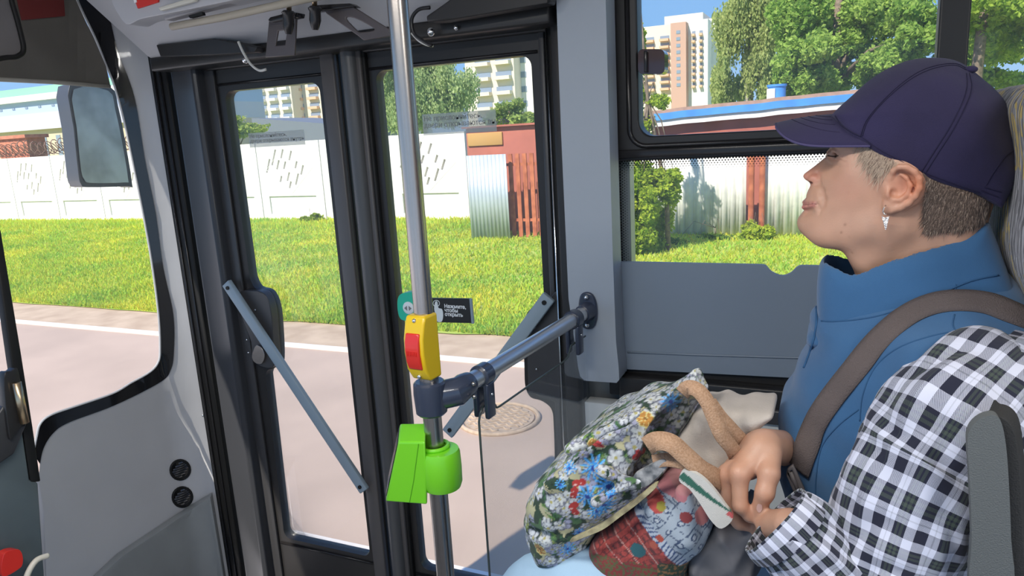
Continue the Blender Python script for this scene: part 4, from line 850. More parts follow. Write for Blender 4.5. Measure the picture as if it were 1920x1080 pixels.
def vol_mb(v, F, relax=1):
    V, Fc = surfnet(v, F)
    for _ in range(relax):   # light Laplacian polish
        acc = np.zeros_like(V); cnt = np.zeros(len(V))
        for a, b in ((0, 1), (1, 2), (2, 3), (3, 0)):
            np.add.at(acc, Fc[:, a], V[Fc[:, b]]); np.add.at(acc, Fc[:, b], V[Fc[:, a]]); np.add.at(cnt, Fc[:, a], 1); np.add.at(cnt, Fc[:, b], 1)
        V = V*.5+.5*acc/np.maximum(cnt, 1)[:, None]
    mb = MB(); mb.v = V; mb.f = Fc.tolist(); return mb, V
def sxz(pts, y): return [(lambda p: (p[0], p[2]))(PY(a, b, y)) for a, b in pts]
from mathutils.bvhtree import BVHTree
def bvh(mb): return BVHTree.FromPolygons([tuple(p) for p in np.array(mb.v, float)], [tuple(f) for f in mb.f])
def hit(tree, px, py, off=0.):
    d = Vector(ray(px, py)).normalized(); h = tree.ray_cast(Vector(CO), d)
    if h[0] is None: return None
    return np.array(h[0])+off*np.array(h[1] if h[1].dot(d) < 0 else -h[1])
# ------------------------------------------------------------------ the woman: materials
YS = 1.05
attr_mat('skin', rough=.48, bump=.12, bscale=420, sss=.12)
mat('cap_cloth', (.020,.015,.060), .85, bump=.5, bscale=1500, sheen=.08, var=.12, vscale=14)
mat('cap_stitch', (.010,.008,.035), .9)
mat('vest_cloth', (.035,.118,.255), .95, bump=.35, bscale=1600, sheen=.25, var=.05, vscale=9)
mat('vest_seam', (.025,.09,.20), .9)
mat('strap_cloth', (.12,.095,.09), .85, bump=.9, bscale=700)
mat('buckle', (.16,.14,.135), .5)
mat('hair_dark', (.10,.065,.045), .55); mat('hair_mid', (.22,.15,.11), .5); mat('hair_light', (.50,.38,.28), .5)
mat('denim_light', (.36,.52,.66), .9, bump=.4, bscale=900, var=.08, vscale=10)
mat('grey_cloth', (.13,.125,.13), .7, bump=.3, bscale=60, var=.15, vscale=18)
wm = thing('person', 'woman in navy cap and blue vest over plaid shirt sitting with bag on lap', 'person', (.12, YS, 1.35))
# ---- body: head, neck, upper chest
face = [(1600,215),(1575,235),(1562,255),(1557,272),(1556,280),(1557,287),(1552,292),(1546,296),(1529,310),(1513,322),(1507,327),(1506,331),(1509,336),(1516,340),(1520,345),(1517.5,352),(1513,362),(1511.5,371),(1510,376),(1505.5,380),(1507,383.3),(1504.5,385),(1505,390),(1509,393),(1504,399),(1497,408),(1494.5,417),(1498,429),(1509,440),(1528,449),(1553,455),(1571,459),(1582,468),(1596,492),(1604,520),(1600,560),(1580,600)]
skull = [(1580,700),(1860,700),(1850,560),(1842,480),(1850,420),(1868,360),(1880,290),(1870,220),(1835,165),(1770,135),(1700,140),(1640,170)]
poly = cat_rom(face+skull, 3)
poly = sxz([tuple(p) for p in poly], YS)
lo = PY(1480, 660, YS); hi = PY(1900, 110, YS)
v = Vol((lo[0]-.01, YS-.105, lo[2]), (hi[0]+.03, YS+.105, hi[2]+.02), .00165)
D2 = poly_sd(v.x, v.z, poly)
cw = [((1507,328),.0075,.006),((1518,318),.0085,.007),((1540,301),.0085,.008),((1513,338),.0075,.005),((1524,335),.0150,.006),((1533,331),.0165,.006),((1552,300),.015,.010),
      ((1546,330),.030,.012),((1545,352),.034,.014),((1516,352),.017,.012),((1514,368),.022,.014),((1508,380),.018,.010),((1508,389),.019,.011),((1530,383),.032,.014),((1512,397),.023,.014),((1499,415),.022,.018),((1515,437),.030,.02),
      ((1560,446),.046,.02),((1572,385),.0505,.02),((1585,345),.058,.02),((1583,318),.058,.02),((1568,292),.044,.014),((1560,282),.036,.014),((1566,268),.048,.02),((1600,290),.062,.02),((1575,240),.040,.03),
      ((1640,280),.069,.02),((1650,340),.069,.02),((1690,340),.070,.02),((1640,420),.062,.022),((1610,448),.054,.02),((1600,400),.059,.02),((1780,330),.068,.05),((1850,340),.060,.06),((1700,220),.066,.06),((1800,220),.062,.06),((1640,200),.054,.05),((1620,245),.056,.03),
      ((1625,480),.048,.03),((1660,450),.054,.03),((1720,440),.058,.03),((1800,440),.056,.04),((1840,420),.052,.05),((1700,520),.056,.03),((1640,560),.055,.03),((1800,560),.06,.04),((1700,640),.09,.05),((1600,640),.08,.05),((1820,640),.09,.05)]
pts = sxz([c[0] for c in cw], YS); Wd = interp2(v.x, v.z, pts, [c[1] for c in cw]); Kd = interp2(v.x, v.z, pts, [c[2] for c in cw])
F = smax(D2[:, None, :], (np.abs(v.Y-YS)-Wd[:, None, :]), Kd[:, None, :])
def hp(px, py, dy): p = PY(px, py, YS-dy); return p
_b = bvh(vol_mb(v, F, 0)[0])
def hs(px, py, dep=0.):
    p = hit(_b, px, py)
    return p+np.array([0, dep, 0]) if p is not None else PY(px, py, YS-.01)
EAR0 = hs(1690, 352)[1]
for s in (1, -1):
    def M(p): return np.array(p) if s == 1 else np.array([p[0], 2*YS-p[1], p[2]])
    def mp(px, py, dep): return M(hs(px, py, dep))
    def groove(F, pts, r, k, dep=0.0):
        for p, q in zip(pts, pts[1:]): F = smax(F, -sd_cone(v, mp(p[0], p[1], dep), mp(q[0], q[1], dep), r, r), k)
        return F
    def ridge(F, pts, r, k, dep):
        for p, q in zip(pts, pts[1:]): F = smin(F, sd_cone(v, mp(p[0], p[1], dep), mp(q[0], q[1], dep), r, r), k)
        return F
    # eye: socket, lid, lower lid and crease
    F = smax(F, -sd_ell(v, mp(1562, 290, -.003), (.012, .008, .0065)), .010)
    F = smin(F, sd_ell(v, mp(1562, 290, .0068), (.0085, .0095, .0060)), .002)
    F = ridge(F, [(1556,284),(1563,282.5),(1571,286),(1577,292)], .0020, .003, .0010)
    F = ridge(F, [(1556,296.5),(1563,298),(1571,297),(1578,294)], .0018, .003, .0012)
    F = groove(F, [(1579,293),(1588,297)], .0006, .002); F = groove(F, [(1578,289),(1588,289)], .0006, .002); F = groove(F, [(1575,300),(1586,306)], .0006, .002)
    F = groove(F, [(1551,304),(1560,309),(1572,311)], .0008, .004)
    # nose wing, nostril
    F = smin(F, sd_ell(v, mp(1527, 336, .0045), (.0080, .0058, .0062)), .003)
    F = groove(F, [(1532,324),(1537,332),(1536,341),(1529,346)], .0013, .003)
    F = smax(F, -sd_ell(v, mp(1521, 343, .001), (.0042, .0035, .0018)), .0015)
    # lips
    F = ridge(F, [(1507,379),(1513,378),(1520,379),(1527,381)], .0020, .003, .0012)
    F = ridge(F, [(1507,388.5),(1513,388.5),(1520,387),(1528,384)], .0028, .003, .0014)
    F = groove(F, [(1504,383.6),(1510,383.6),(1517,383),(1524,382),(1532,382.5)], .0008, .0015)
    F = groove(F, [(1534,345),(1541,360),(1544,375),(1541,388)], .0010, .008)
    F = groove(F, [(1533,384),(1537,392),(1537,402)], .0008, .004)
    F = groove(F, [(1512,397),(1520,397)], .002, .008)
    # jaw over the neck
    F = smin(F, sd_cone(v, mp(1550, 440, .016), mp(1640, 428, .014), .014, .014), .020)
    F = smin(F, sd_cone(v, mp(1640, 428, .014), mp(1668, 400, .014), .014, .012), .020)
    # neck tendon
    F = smin(F, sd_cone(v, mp(1690, 430, .008), mp(1625, 490, .010), .009, .009), .02)
    # ear, standing off the head
    ec = lambda px, py, dy: M(PY(px, py, EAR0-dy))
    F = smin(F, sd_ell(v, ec(1695, 351, .004), (.0225, .0075, .0262)), .008)
    F = smax(F, -sd_ell(v, ec(1692, 352, .0165), (.0150, .0095, .0175)), .004)
    helix = [ec(1668,348,.003), ec(1669,334,.007), ec(1675,320,.012), ec(1686,313,.016), ec(1700,313,.018), ec(1715,321,.019), ec(1724,335,.018), ec(1724,352,.016), ec(1716,368,.014), ec(1703,381,.011), ec(1688,389,.008), ec(1673,393,.006)]
    F = chain(v, F, helix, [.0024,.0027,.003,.0032,.0034,.0036,.0037,.0037,.0037,.0038,.0042,.0046], .0025)
    anti = [ec(1688,326,.010), ec(1700,333,.013), ec(1707,347,.013), ec(1702,364,.012), ec(1688,375,.010), ec(1676,375,.008)]
    F = chain(v, F, anti, [.0016,.0024,.0028,.0028,.0026,.0022], .0025)
    F = smin(F, sd_ell(v, ec(1667, 387, .005), (.0066, .0042, .0080)), .004)
    F = smin(F, sd_ell(v, ec(1666, 363, .008), (.0036, .0042, .0060)), .003)
    F = smax(F, -sd_ball(v, ec(1676, 362, .009), .0042), .003)
head_mb, HV = vol_mb(v, F, 1)
head_bvh = bvh(head_mb)
# ---- hands (right one on top, left one under the cuff) and bare forearm
def h3(px, py, y): return PY(px, py, y)
a = h3(1335, 1010, .78); b = h3(1600, 790, 1.13)
v = Vol((min(a[0], b[0])-.02, .74, min(a[2], b[2])-.03), (max(a[0], b[0])+.04, 1.15, max(a[2], b[2])+.13), .0018)
wr = h3(1434, 836, .885)
F = sd_cone(v, h3(1590, 862, 1.12), h3(1495, 843, 1.01), .029, .025)
F = smin(F, sd_cone(v, h3(1495, 843, 1.01), wr, .025, .0215), .012)
MC = dict(i=h3(1387, 889, .838), m=h3(1362, 892, .850), r=h3(1352, 898, .872), p=h3(1356, 903, .893))
base = dict(i=h3(1428, 846, .868), m=h3(1418, 840, .875), r=h3(1410, 842, .888), p=h3(1408, 848, .902))
for k_, r0, r1 in (('i', .0150, .0105), ('m', .0150, .0105), ('r', .0145, .0100), ('p', .013, .009)):
    F = smin(F, sd_cone(v, base[k_], MC[k_], r0, r1), .014)
F = smin(F, sd_cone(v, base['i'], h3(1406, 880, .858), .014, .012), .012)
fing = dict(i=[MC['i'], h3(1388, 948, .830), h3(1406, 966, .835), h3(1421, 974, .842)], m=[MC['m'], h3(1363, 957, .842), h3(1386, 980, .850), h3(1409, 987, .856)],
            r=[MC['r'], h3(1350, 950, .868), h3(1373, 978, .878), h3(1395, 985, .885)], p=[MC['p'], h3(1353, 940, .893), h3(1372, 966, .902), h3(1388, 972, .908)])
fr_ = dict(i=[.0104, .0092, .0082, .0070], m=[.0104, .0092, .0084, .0072], r=[.0098, .0086, .0078, .0068], p=[.0088, .0078, .007, .0060])
for k_ in 'imrp':
    G = chain(v, None, fing[k_], fr_[k_], .004)
    F = smin(F, G, .0022)
    F = smin(F, sd_ball(v, MC[k_]+[0, .001, .001], fr_[k_][0]*.99), .010)      # knuckle
th = [h3(1440, 852, .868), h3(1442, 888, .842), h3(1434, 924, .830), h3(1422, 955, .834)]
G = chain(v, None, th, [.0165, .0122, .0108, .0086], .005); F = smin(F, G, .0045)
F = smax(F, -sd_cone(v, h3(1410, 908, .800), h3(1409, 946, .800), .003, .004), .003)
# left hand
lw = h3(1482, 985, .785); pm = h3(1446, 985, .83)
F = smin(F, sd_cone(v, lw, pm, .019, .018), .006)
for j, (q1, q2_, q3_) in enumerate([((1420,985,.865),(1405,1000,.885),(1400,1008,.90)), ((1425,1000,.855),(1410,1015,.875),(1406,1022,.89)), ((1432,1012,.845),(1420,1026,.865),(1418,1032,.88))]):
    F = smin(F, chain(v, None, [pm, h3(*q1), h3(*q2_), h3(*q3_)], [.013, .0095, .0085, .007], .003), .004)
hand_mb, NV = vol_mb(v, F, 1)
# join to one body mesh with painted skin tones
body = MB(); body.v = np.concatenate([HV, NV]); body.f = head_mb.f+[tuple(i+len(HV) for i in f) for f in hand_mb.f]
V = np.array(body.v); col = np.tile(np.array([.53, .30, .20]), (len(V), 1))
def dab(px, py, dy, r, c, a=1., y=None):
    for s in (1, -1):
        p = PY(px, py, YS-dy if y is None else y); q = np.array([p[0], p[1] if s == 1 or y is not None else 2*YS-p[1], p[2]])
        w = np.exp(-((V-q)**2).sum(1)/(2*r*r))[:, None]*a; col[:] = col*(1-w)+np.array(c)*w
dab(1511, 330, .0, .011, (.62,.25,.17), .6); dab(1530, 333, .014, .006, (.55,.20,.14), .6); dab(1590, 345, .058, .020, (.62,.30,.21), .5); dab(1700, 345, .085, .018, (.66,.25,.14), .75); dab(1723, 345, .085, .008, (.72,.25,.12), .7)
dab(1640, 300, .07, .02, (.60,.40,.30), .6); dab(1560, 290, .04, .007, (.42,.22,.16), .6); dab(1620, 430, .056, .02, (.55,.33,.24), .5)
for p_ in ((1508,380),(1513,380),(1519,380.5),(1525,381)): dab(*p_, .012, .0035, (.42,.17,.14), .75)
for p_ in ((1506,387),(1511,388),(1517,387),(1523,385),(1527,383)): dab(*p_, .014, .0036, (.50,.20,.16), .8)
dab(1520, 342.5, .007, .0022, (.10,.04,.03), .9)
for p_, r_ in (((1593,360),.0017),((1585,421),.0013),((1537,431),.0013),((1577,436),.0011),((1593,443),.0013),((1669,459),.0020),((1684,435),.0012),((1597,475),.0012),((1617,386),.001),((1614,440),.0009),((1540,392),.0009),((1655,475),.0012),((1673,385),.001)): dab(p_[0], p_[1], .056 if p_[1] < 450 else .05, r_*.9, (.22,.09,.05), .85)
def dabh(px, py, r, c, a=1.):
    h = hit(head_bvh, px, py)
    if h is None: return
    for s in (1, -1):
        q = np.array([h[0], h[1] if s == 1 else 2*YS-h[1], h[2]]); w = np.exp(-((V-q)**2).sum(1)/(2*r*r))[:, None]*a; col[:] = col*(1-w)+np.array(c)*w
for p_ in ((1508,380),(1512,379.5),(1517,380),(1522,381),(1526,381.5)): dabh(*p_, .0019, (.40,.15,.13), .75)
for p_ in ((1507,388),(1511,388.5),(1516,388),(1521,386.5),(1526,384.5)): dabh(*p_, .0024, (.50,.18,.15), .75)
dabh(1521, 343, .0018, (.12,.04,.03), .85)
for k_ in 'imr':
    for j, (rr, aa) in enumerate(((.011, .45), (.009, .4), (.006, .5), (.006, .6))): q = fing[k_][j]; dab(0, 0, 0, rr, (.58,.22,.14), aa, None) if False else None; w = np.exp(-((V-q)**2).sum(1)/(2*rr*rr))[:, None]*aa; col[:] = col*(1-w)+np.array((.47,.21,.135))*w
for q in th[1:]: w = np.exp(-((V-q)**2).sum(1)/(2*.010**2))[:, None]*.4; col[:] = col*(1-w)+np.array((.48,.22,.14))*w
nz = np.array([noise.noise(Vector(p*60)) for p in V[::1]])
col *= (1+.07*nz)[:, None]
bo = mk('body', body, 'skin', wm, smooth=True, attr=np.clip(col, 0, 1))
# thumb nail
hb3 = bvh(hand_mb)
mat('nail', (.66,.42,.36), .3)
def decal(tree, px_pts, m, nm, parent, off=.0006, step=3., **k):
    V2, F2 = fill2d(px_pts, [], step); Q = [hit(tree, *p, off) for p in V2]
    if any(q is None for q in Q): return None
    mb = MB().add(Q, F2); return mk(nm, mb, m, parent, smooth=True, **k)
decal(hb3, cat_rom([(1421,945),(1428,946),(1429,955),(1424,961),(1419,955)], 4), 'nail', 'nail', wm)
# eyelashes and lid crease
def curve_on(tree, pts, r, m, nm, parent, off=.0004, n=5, **k):
    Q = [hit(tree, *p, off) for p in cat_rom(pts, n, False)]; Q = [q for q in Q if q is not None]
    return mk(nm, MB().tube(Q, r, 6), m, parent, smooth=True, **k) if len(Q) > 2 else None
curve_on(head_bvh, [(1553,291),(1556,292.5),(1561,293.5),(1567,293.2),(1572,292)], .0007, 'hair_dark', 'eyelashes', wm, off=.0003)
for i_ in range(9):
    q_ = hit(head_bvh, 1553.5+i_*1.6, 291.8+.2*i_, .0006)
    if q_ is not None: mk('eyelash', MB().tube([q_, q_+np.array([-.0030, -.0012, -.0004]), q_+np.array([-.0052, -.0016, .0010])], [.00028, .0002, .0001], 4), 'hair_dark', wm)
curve_on(head_bvh, [(1505,383.4),(1511,383.6),(1518,383),(1526,382),(1531,382.6)], .00035, mat('lip_line', (.20,.07,.06), .6), 'lip_line', wm, off=-.0001)
curve_on(head_bvh, [(1561,276),(1568,274),(1577,274.5)], .0009, 'hair_mid', 'eyebrow', wm, off=.0003)
# ---- hair strands on the scalp below the cap
def strands(nm, regions, m, n, L, dirn, r=.00035, seed=1, both=True, fade=(), fw=14):
    rg = np.random.default_rng(seed); mb = MB(); vs = []; fs = []
    P2 = np.array(regions, float); lo_, hi_ = P2.min(0), P2.max(0); cnt = 0
    while cnt < n:
        q = lo_+(hi_-lo_)*rg.random(2)
        if not inpoly(q, P2)[0]: continue
        e0 = P2; e1_ = np.roll(P2, -1, 0); ee = e1_-e0; tt_ = np.clip(((q-e0)*ee).sum(1)/((ee**2).sum(1)), 0, 1); de = np.hypot(*(q-e0-tt_[:, None]*ee).T)[list(fade)].min() if fade else 99
        cnt += 1
        if de < fw*rg.random()**.6: continue
        p = hit(head_bvh, q[0]+rg.normal()*2.5, q[1]+rg.normal()*2.5, .0002)
        if p is None or p[1] > YS: continue
        d = np.array(dirn, float)+rg.normal(size=3)*np.array([.22, .04, .15]); d /= np.linalg.norm(d); l = L*(.5+.8*rg.random())
        side = np.cross(d, [0, 1, 0]); side /= np.linalg.norm(side); o1 = np.array([0, -.0012-.0012*rg.random(), 0])
        for s in ((1, -1) if both else (1,)):
            def f(w): w = np.array(w); return w if s == 1 else np.array([w[0], 2*YS-w[1], w[2]])
            b = len(vs); vs += [f(p-side*r), f(p+side*r), f(p+d*l*.5+o1+side*r), f(p+d*l*.5+o1-side*r), f(p+d*l+o1*.6)]; fs += [(b, b+1, b+2, b+3), (b+3, b+2, b+4)]
    mb.add(vs, fs); o_ = mk(nm, mb, m, wm); o_['kind'] = 'stuff'; return o_
back_r = [(1738,330),(1790,348),(1850,366),(1850,396),(1846,412),(1790,428),(1745,436),(1732,430),(1730,405),(1732,375),(1737,350)]
temple = [(1606,258),(1650,284),(1680,303),(1668,316),(1660,330),(1654,350),(1642,345),(1626,325),(1606,296),(1600,270)]
mat('scalp', (.17,.115,.09), .8, var=.25, vscale=200)
sc_ = decal(head_bvh, cat_rom([(1732,320),(1800,345),(1856,366),(1852,408),(1846,412),(1790,420),(1757,418),(1750,408),(1744,385),(1740,350)], 3), 'scalp', 'hair', wm, off=.0008, step=5)
strands('hair', back_r, 'hair_dark', 7500, .011, (-.42, 0, -1), seed=1, fade=(5,6,7,8,9,10), fw=16)
strands('hair', back_r, 'hair_mid', 5200, .011, (-.42, 0, -1), seed=2, fade=(5,6,7,8,9), fw=18)
strands('hair', back_r, 'hair_light', 1300, .010, (-.42, 0, -1), seed=5, r=.00022, fade=(5,6,7,8,9), fw=12)
TF = dict(fade=(4,5,6,7,8,9), fw=26)
strands('hair', temple, 'hair_light', 1500, .013, (-.38, 0, -1), seed=3, r=.00022, **TF)
strands('hair', temple, 'hair_mid', 450, .012, (-.40, 0, -1), seed=4, r=.0002, **TF)
# ---- earring
ep = hit(head_bvh, 1661, 391, .001)
if ep is None: ep = PY(1661, 391, .975)
er = thing('earring', 'small silver drop earring with a pitted triangular pendant', 'earring', ep)
del er['label'], er['category']; er.parent = wm; er.location = (ep-LOC[wm]).tolist()
mat('silver', (.85,.80,.76), .22, metal=1., bump=.9, bscale=500)
ey_ = ep[1]-.002
def EP(px, py, dy=0.): return PY(px, py, ey_-.004+dy)
mk('hoop', MB().tube([EP(1661,385,.003), EP(1657,391), EP(1655.5,397), EP(1658,401.5), EP(1662,402)], .0009, 8), 'silver', er, smooth=True)
mk('pendant', panel2(MB(), [(1653,405.5),(1660,408),(1667.5,405.5),(1662,430),(1660,431.5)], [], lambda p: EP(*p), 2.2, depth=(0, .0012, 0)), 'silver', er, bevel=.0003)
# ---- cap
capU = [(1561,216),(1577,200),(1595,184),(1631,151),(1667,127),(1707,112),(1751,108),(1787,112),(1813,124),(1840,145),(1871,171),(1893,200),(1906,235),(1909,262),(1905,292),(1896,322),(1884,347),(1862,380)]
capL = [(1862,380),(1835,366),(1782,349),(1729,329),(1684,306),(1649,289),(1615,265),(1590,250)]
poly = sxz([tuple(p) for p in cat_rom(capU, 4, False)], YS)+sxz([tuple(p) for p in cat_rom(capL, 4, False)], YS-.074)
lo = PY(1540, 400, YS); hi = PY(1925, 95, YS)
v = Vol((lo[0]-.01, YS-.115, lo[2]-.0), (hi[0]+.02, YS+.115, hi[2]+.01), .0028)
D2 = poly_sd(v.x, v.z, poly)
cwc = [((1600,220),.066,.05),((1640,200),.074,.06),((1700,180),.082,.08),((1760,160),.082,.09),((1820,200),.080,.09),((1870,250),.070,.09),((1615,262),.0735,.015),((1590,245),.068,.02),((1684,300),.0755,.012),((1760,335),.078,.015),((1840,360),.066,.02),((1870,330),.06,.03),((1700,250),.083,.06),((1800,280),.081,.05)]
pts = sxz([c[0] for c in cwc], YS); Wd = interp2(v.x, v.z, pts, [c[1] for c in cwc]); Kd = interp2(v.x, v.z, pts, [c[2] for c in cwc])
F = smax(D2[:, None, :]-0*Kd[:, None, :], np.abs(v.Y-YS)-Wd[:, None, :], Kd[:, None, :])
op = PY(1908, 334, YS); F = smax(F, -sd_ell(v, op, (.036, .034, .034)), .004)
F = F-.0012
cap_mb, CV = vol_mb(v, F, 2)
cp = mk('cap', cap_mb, 'cap_cloth', wm, smooth=True)
LOC_c = LOC[wm]
cap_b = bvh(cap_mb)
# dark hair in the cap's rear opening
mb = MB().sphere(PY(1876, 330, YS), (.020, .034, .026), 20, 14); mk('hair_tuft', mb, 'hair_dark', wm, smooth=True)
# brim
def brim_pt(u, w):   # u 0..1 from crown to front, w -1..1 across
    a_ = PY(1575, 216, YS)+(PY(1600, 236, YS)-PY(1575, 216, YS))*0; tip = PY(1455, 232, YS)
    half = .073*max(0, 1-(max(0, u-.05)/.951)**4.5)**.42
    yy = w*half; root = .020*abs(w)**2      # crown attaches further back at the sides
    base = np.array(PY(1572, 215, YS)); x_ = base[0]+(tip[0]-base[0])*u+ (1-u)*(.036*abs(w)**2.0); 
    mid = np.array([base[2]+(tip[2]-base[2])*u+.002*math.sin(u*math.pi)]).item()
    drop = (.033+.006*(1-u))*(abs(yy)/.073)**2
    return np.array([x_, YS-yy, mid-drop])
mb = MB(); nu, nw = 26, 33; vs = [brim_pt(i/(nu-1), -1+2*j/(nw-1)) for i in range(nu) for j in range(nw)]
mb.add(vs, [(i*nw+j, i*nw+j+1, (i+1)*nw+j+1, (i+1)*nw+j) for i in range(nu-1) for j in range(nw-1)])
br = mk('cap_brim', mb, 'cap_cloth', wm, smooth=True, solid=.0028, off=0)
for q in (.78, .60, .45, .30):
    pts_ = [brim_pt(.12+q*.80*math.cos(a_), q*math.sin(a_))+np.array([0, 0, .0017]) for a_ in np.linspace(-1.45, 1.45, 40)]
    mk('stitching', MB().tube(pts_, .0004, 4), 'cap_stitch', br)
rim = [brim_pt(u_, 1) for u_ in np.linspace(0, .98, 30)]+[brim_pt(1, 0)]+[brim_pt(u_, -1) for u_ in np.linspace(.98, 0, 30)]
mk('edge_piping', MB().tube(rim, .0016, 6), mat('cap_edge', (.06,.05,.13), .8), br, smooth=True)
def seam(pts, off, r=.0004, m='cap_stitch', par=None, tree=None, nm='stitching'):
    return curve_on(tree or cap_b, pts, r, m, nm, par or cp, off=off, n=6)
zz2 = lambda L: [(1400+a_/2.25, 80+b_/2.25) for a_, b_ in L]
for dx in (0, 7): seam(zz2([(482+dx,392+dx*.3),(505+dx,330),(560+dx,262),(640+dx,185+dx*.6),(720+dx,128+dx),(800+dx,98+dx),(880,90+dx),(925,110+dx)]), .0006)
for dx in (-10, 10): seam(zz2([(748+dx,545),(800+dx,462),(862+dx,365),(915+dx,262),(938+dx,190),(932+dx*.6,130)]), .0006)
seam(zz2([(1010,600),(1045,540),(1090,480),(1130,452)]), .0006); seam(zz2([(985,630),(940,618),(860,590),(745,545),(645,495),(560,450),(490,400)]), .0006)
seam(zz2([(990,622),(1060,650)]), .0008); seam(zz2([(1000,608),(1072,630)]), .0008)
seam(zz2([(375,308),(400,345),(440,375),(484,396)]), .0008, r=.0007)
mk('cap_button', MB().sphere(hit(cap_b, 1818, 132, .001) if hit(cap_b, 1818, 132) is not None else PY(1818, 130, YS), (.008, .008, .0045), 14, 8), 'cap_cloth', cp, smooth=True)
# ------------------------------------------------------------------ vest
def S3(px, py, dy=0.): return PY(px, py, YS-dy)
colp = [(1548,482),(1536,500),(1532,540),(1534,590),(1540,640),(1900,640),(1905,580),(1885,520),(1866,460),(1850,414)]
colt = [(1850,414),(1780,432),(1700,453),(1640,474),(1600,492),(1575,488)]
poly = sxz([tuple(p) for p in cat_rom(colp, 4, False)], YS)+sxz([tuple(p) for p in cat_rom(colt, 4, False)], YS-.04)
trunk = [(1534,575),(1527,625),(1508,672),(1488,715),(1473,750),(1467,785),(1471,840),(1484,905),(1500,980),(1515,1060),(1530,1160),(1990,1160),(1995,900),(1985,760),(1965,660),(1925,580),(1885,515),(1800,500),(1650,520)]
tp = sxz([tuple(p) for p in cat_rom(trunk, 4)], YS)
lo = PY(1400, 1160, YS); hi = PY(2080, 400, YS)
v = Vol((lo[0]-.0, YS-.24, lo[2]), (hi[0]+.02, YS+.24, hi[2]), .0042)
Dc = poly_sd(v.x, v.z, poly); Dt = poly_sd(v.x, v.z, tp)
cwc = [((1560,500),.056),((1560,580),.062),((1700,470),.072),((1700,560),.084),((1840,440),.058),((1870,520),.072),((1890,600),.10),((1560,640),.075)]
Wc = interp2(v.x, v.z, sxz([c[0] for c in cwc], YS), [c[1] for c in cwc])
Cc = smax(Dc[:, None, :], np.abs(v.Y-YS)-Wc[:, None, :], .045)
Ci = smax(poly_sd(v.x, v.z, sxz([(1552,440),(1545,500),(1546,600),(1860,600),(1868,520),(1838,400)], YS))[:, None, :], np.abs(v.Y-YS)-Wc[:, None, :]+.007, .04)
cwt = [((1540,600),.070),((1560,660),.10),((1520,720),.11),((1500,800),.13),((1520,900),.15),((1560,1100),.17),((1650,600),.095),((1640,660),.13),((1700,590),.105),((1700,625),.150),((1760,590),.120),((1780,622),.168),((1860,600),.125),((1850,640),.180),((1930,640),.15),((1640,760),.165),((1700,700),.180),((1800,700),.19),((1900,720),.19),((1700,900),.175),((1850,900),.18),((1980,800),.18),((1700,1100),.18),((1900,1100),.18),((1780,540),.085),((1880,550),.09)]
Wt = interp2(v.x, v.z, sxz([c[0] for c in cwt], YS-.09), [c[1] for c in cwt]); kt = .085
Tt = smax(Dt[:, None, :], np.abs(v.Y-YS)-Wt[:, None, :], kt)-.004
F = Tt
# soft creases
rip = .0022*np.sin(((v.X*1.0+v.Z*1.6)*55))*np.clip((1.98-v.Z)*6, 0, 1)*np.clip((v.Z-1.3)*3, 0, 1)
F = F+rip
vest_mb, VV = vol_mb(v, F, 2)
ve = mk('vest', vest_mb, 'vest_cloth', wm, smooth=True); 
lo = PY(1500, 660, YS); hi = PY(1925, 395, YS); v = Vol((lo[0]-.01, YS-.12, lo[2]), (hi[0]+.01, YS+.12, hi[2]), .0022)
Wc = interp2(v.x, v.z, sxz([c[0] for c in cwc], YS), [c[1] for c in cwc])
Cc = smax(poly_sd(v.x, v.z, poly)[:, None, :], np.abs(v.Y-YS)-Wc[:, None, :], .035)
Ci = smax(poly_sd(v.x, v.z, sxz([(1553,380),(1546,480),(1546,600),(1860,600),(1870,520),(1836,380)], YS))[:, None, :], np.abs(v.Y-YS)-Wc[:, None, :]+.008, .035)
top_ = poly_sd(v.x, v.z, sxz([tuple(p) for p in cat_rom(colt, 4, False)]+[(1500,470),(1500,300),(1900,300),(1900,400)], YS-.05))[:, None, :]
Cc = smax(smax(Cc, -Ci, .003), -top_, .004)
col_mb, _ = vol_mb(v, Cc, 2); co_ = mk('collar', col_mb, 'vest_cloth', ve, smooth=True)
both = MB().add(vest_mb.v, vest_mb.f); both.add(col_mb.v, col_mb.f); vest_b = bvh(both)
def vseam(pts, off=.0012, r=.0011, m='vest_seam', nm='seam', n=6): return curve_on(vest_b, pts, r, m, nm, ve, off=off, n=n)
vseam([(1540,602),(1580,602),(1640,594),(1700,576),(1760,552),(1820,527),(1872,516)], .0003)
vseam([(1533,506),(1530,545),(1532,590),(1530,620),(1521,655),(1508,690)], .0008, .0016)
vseam([(1792,533),(1791,560)], .0003, .0008); vseam([(1790,590),(1787,610),(1795,624)], .0003, .0008)
vseam([(1612,790),(1618,740),(1640,690),(1680,655),(1740,632),(1800,622),(1850,632),(1900,660)], .0003, .0009)
vseam([(1610,768),(1570,800),(1540,840),(1530,900),(1530,950)], .0003, .0009)
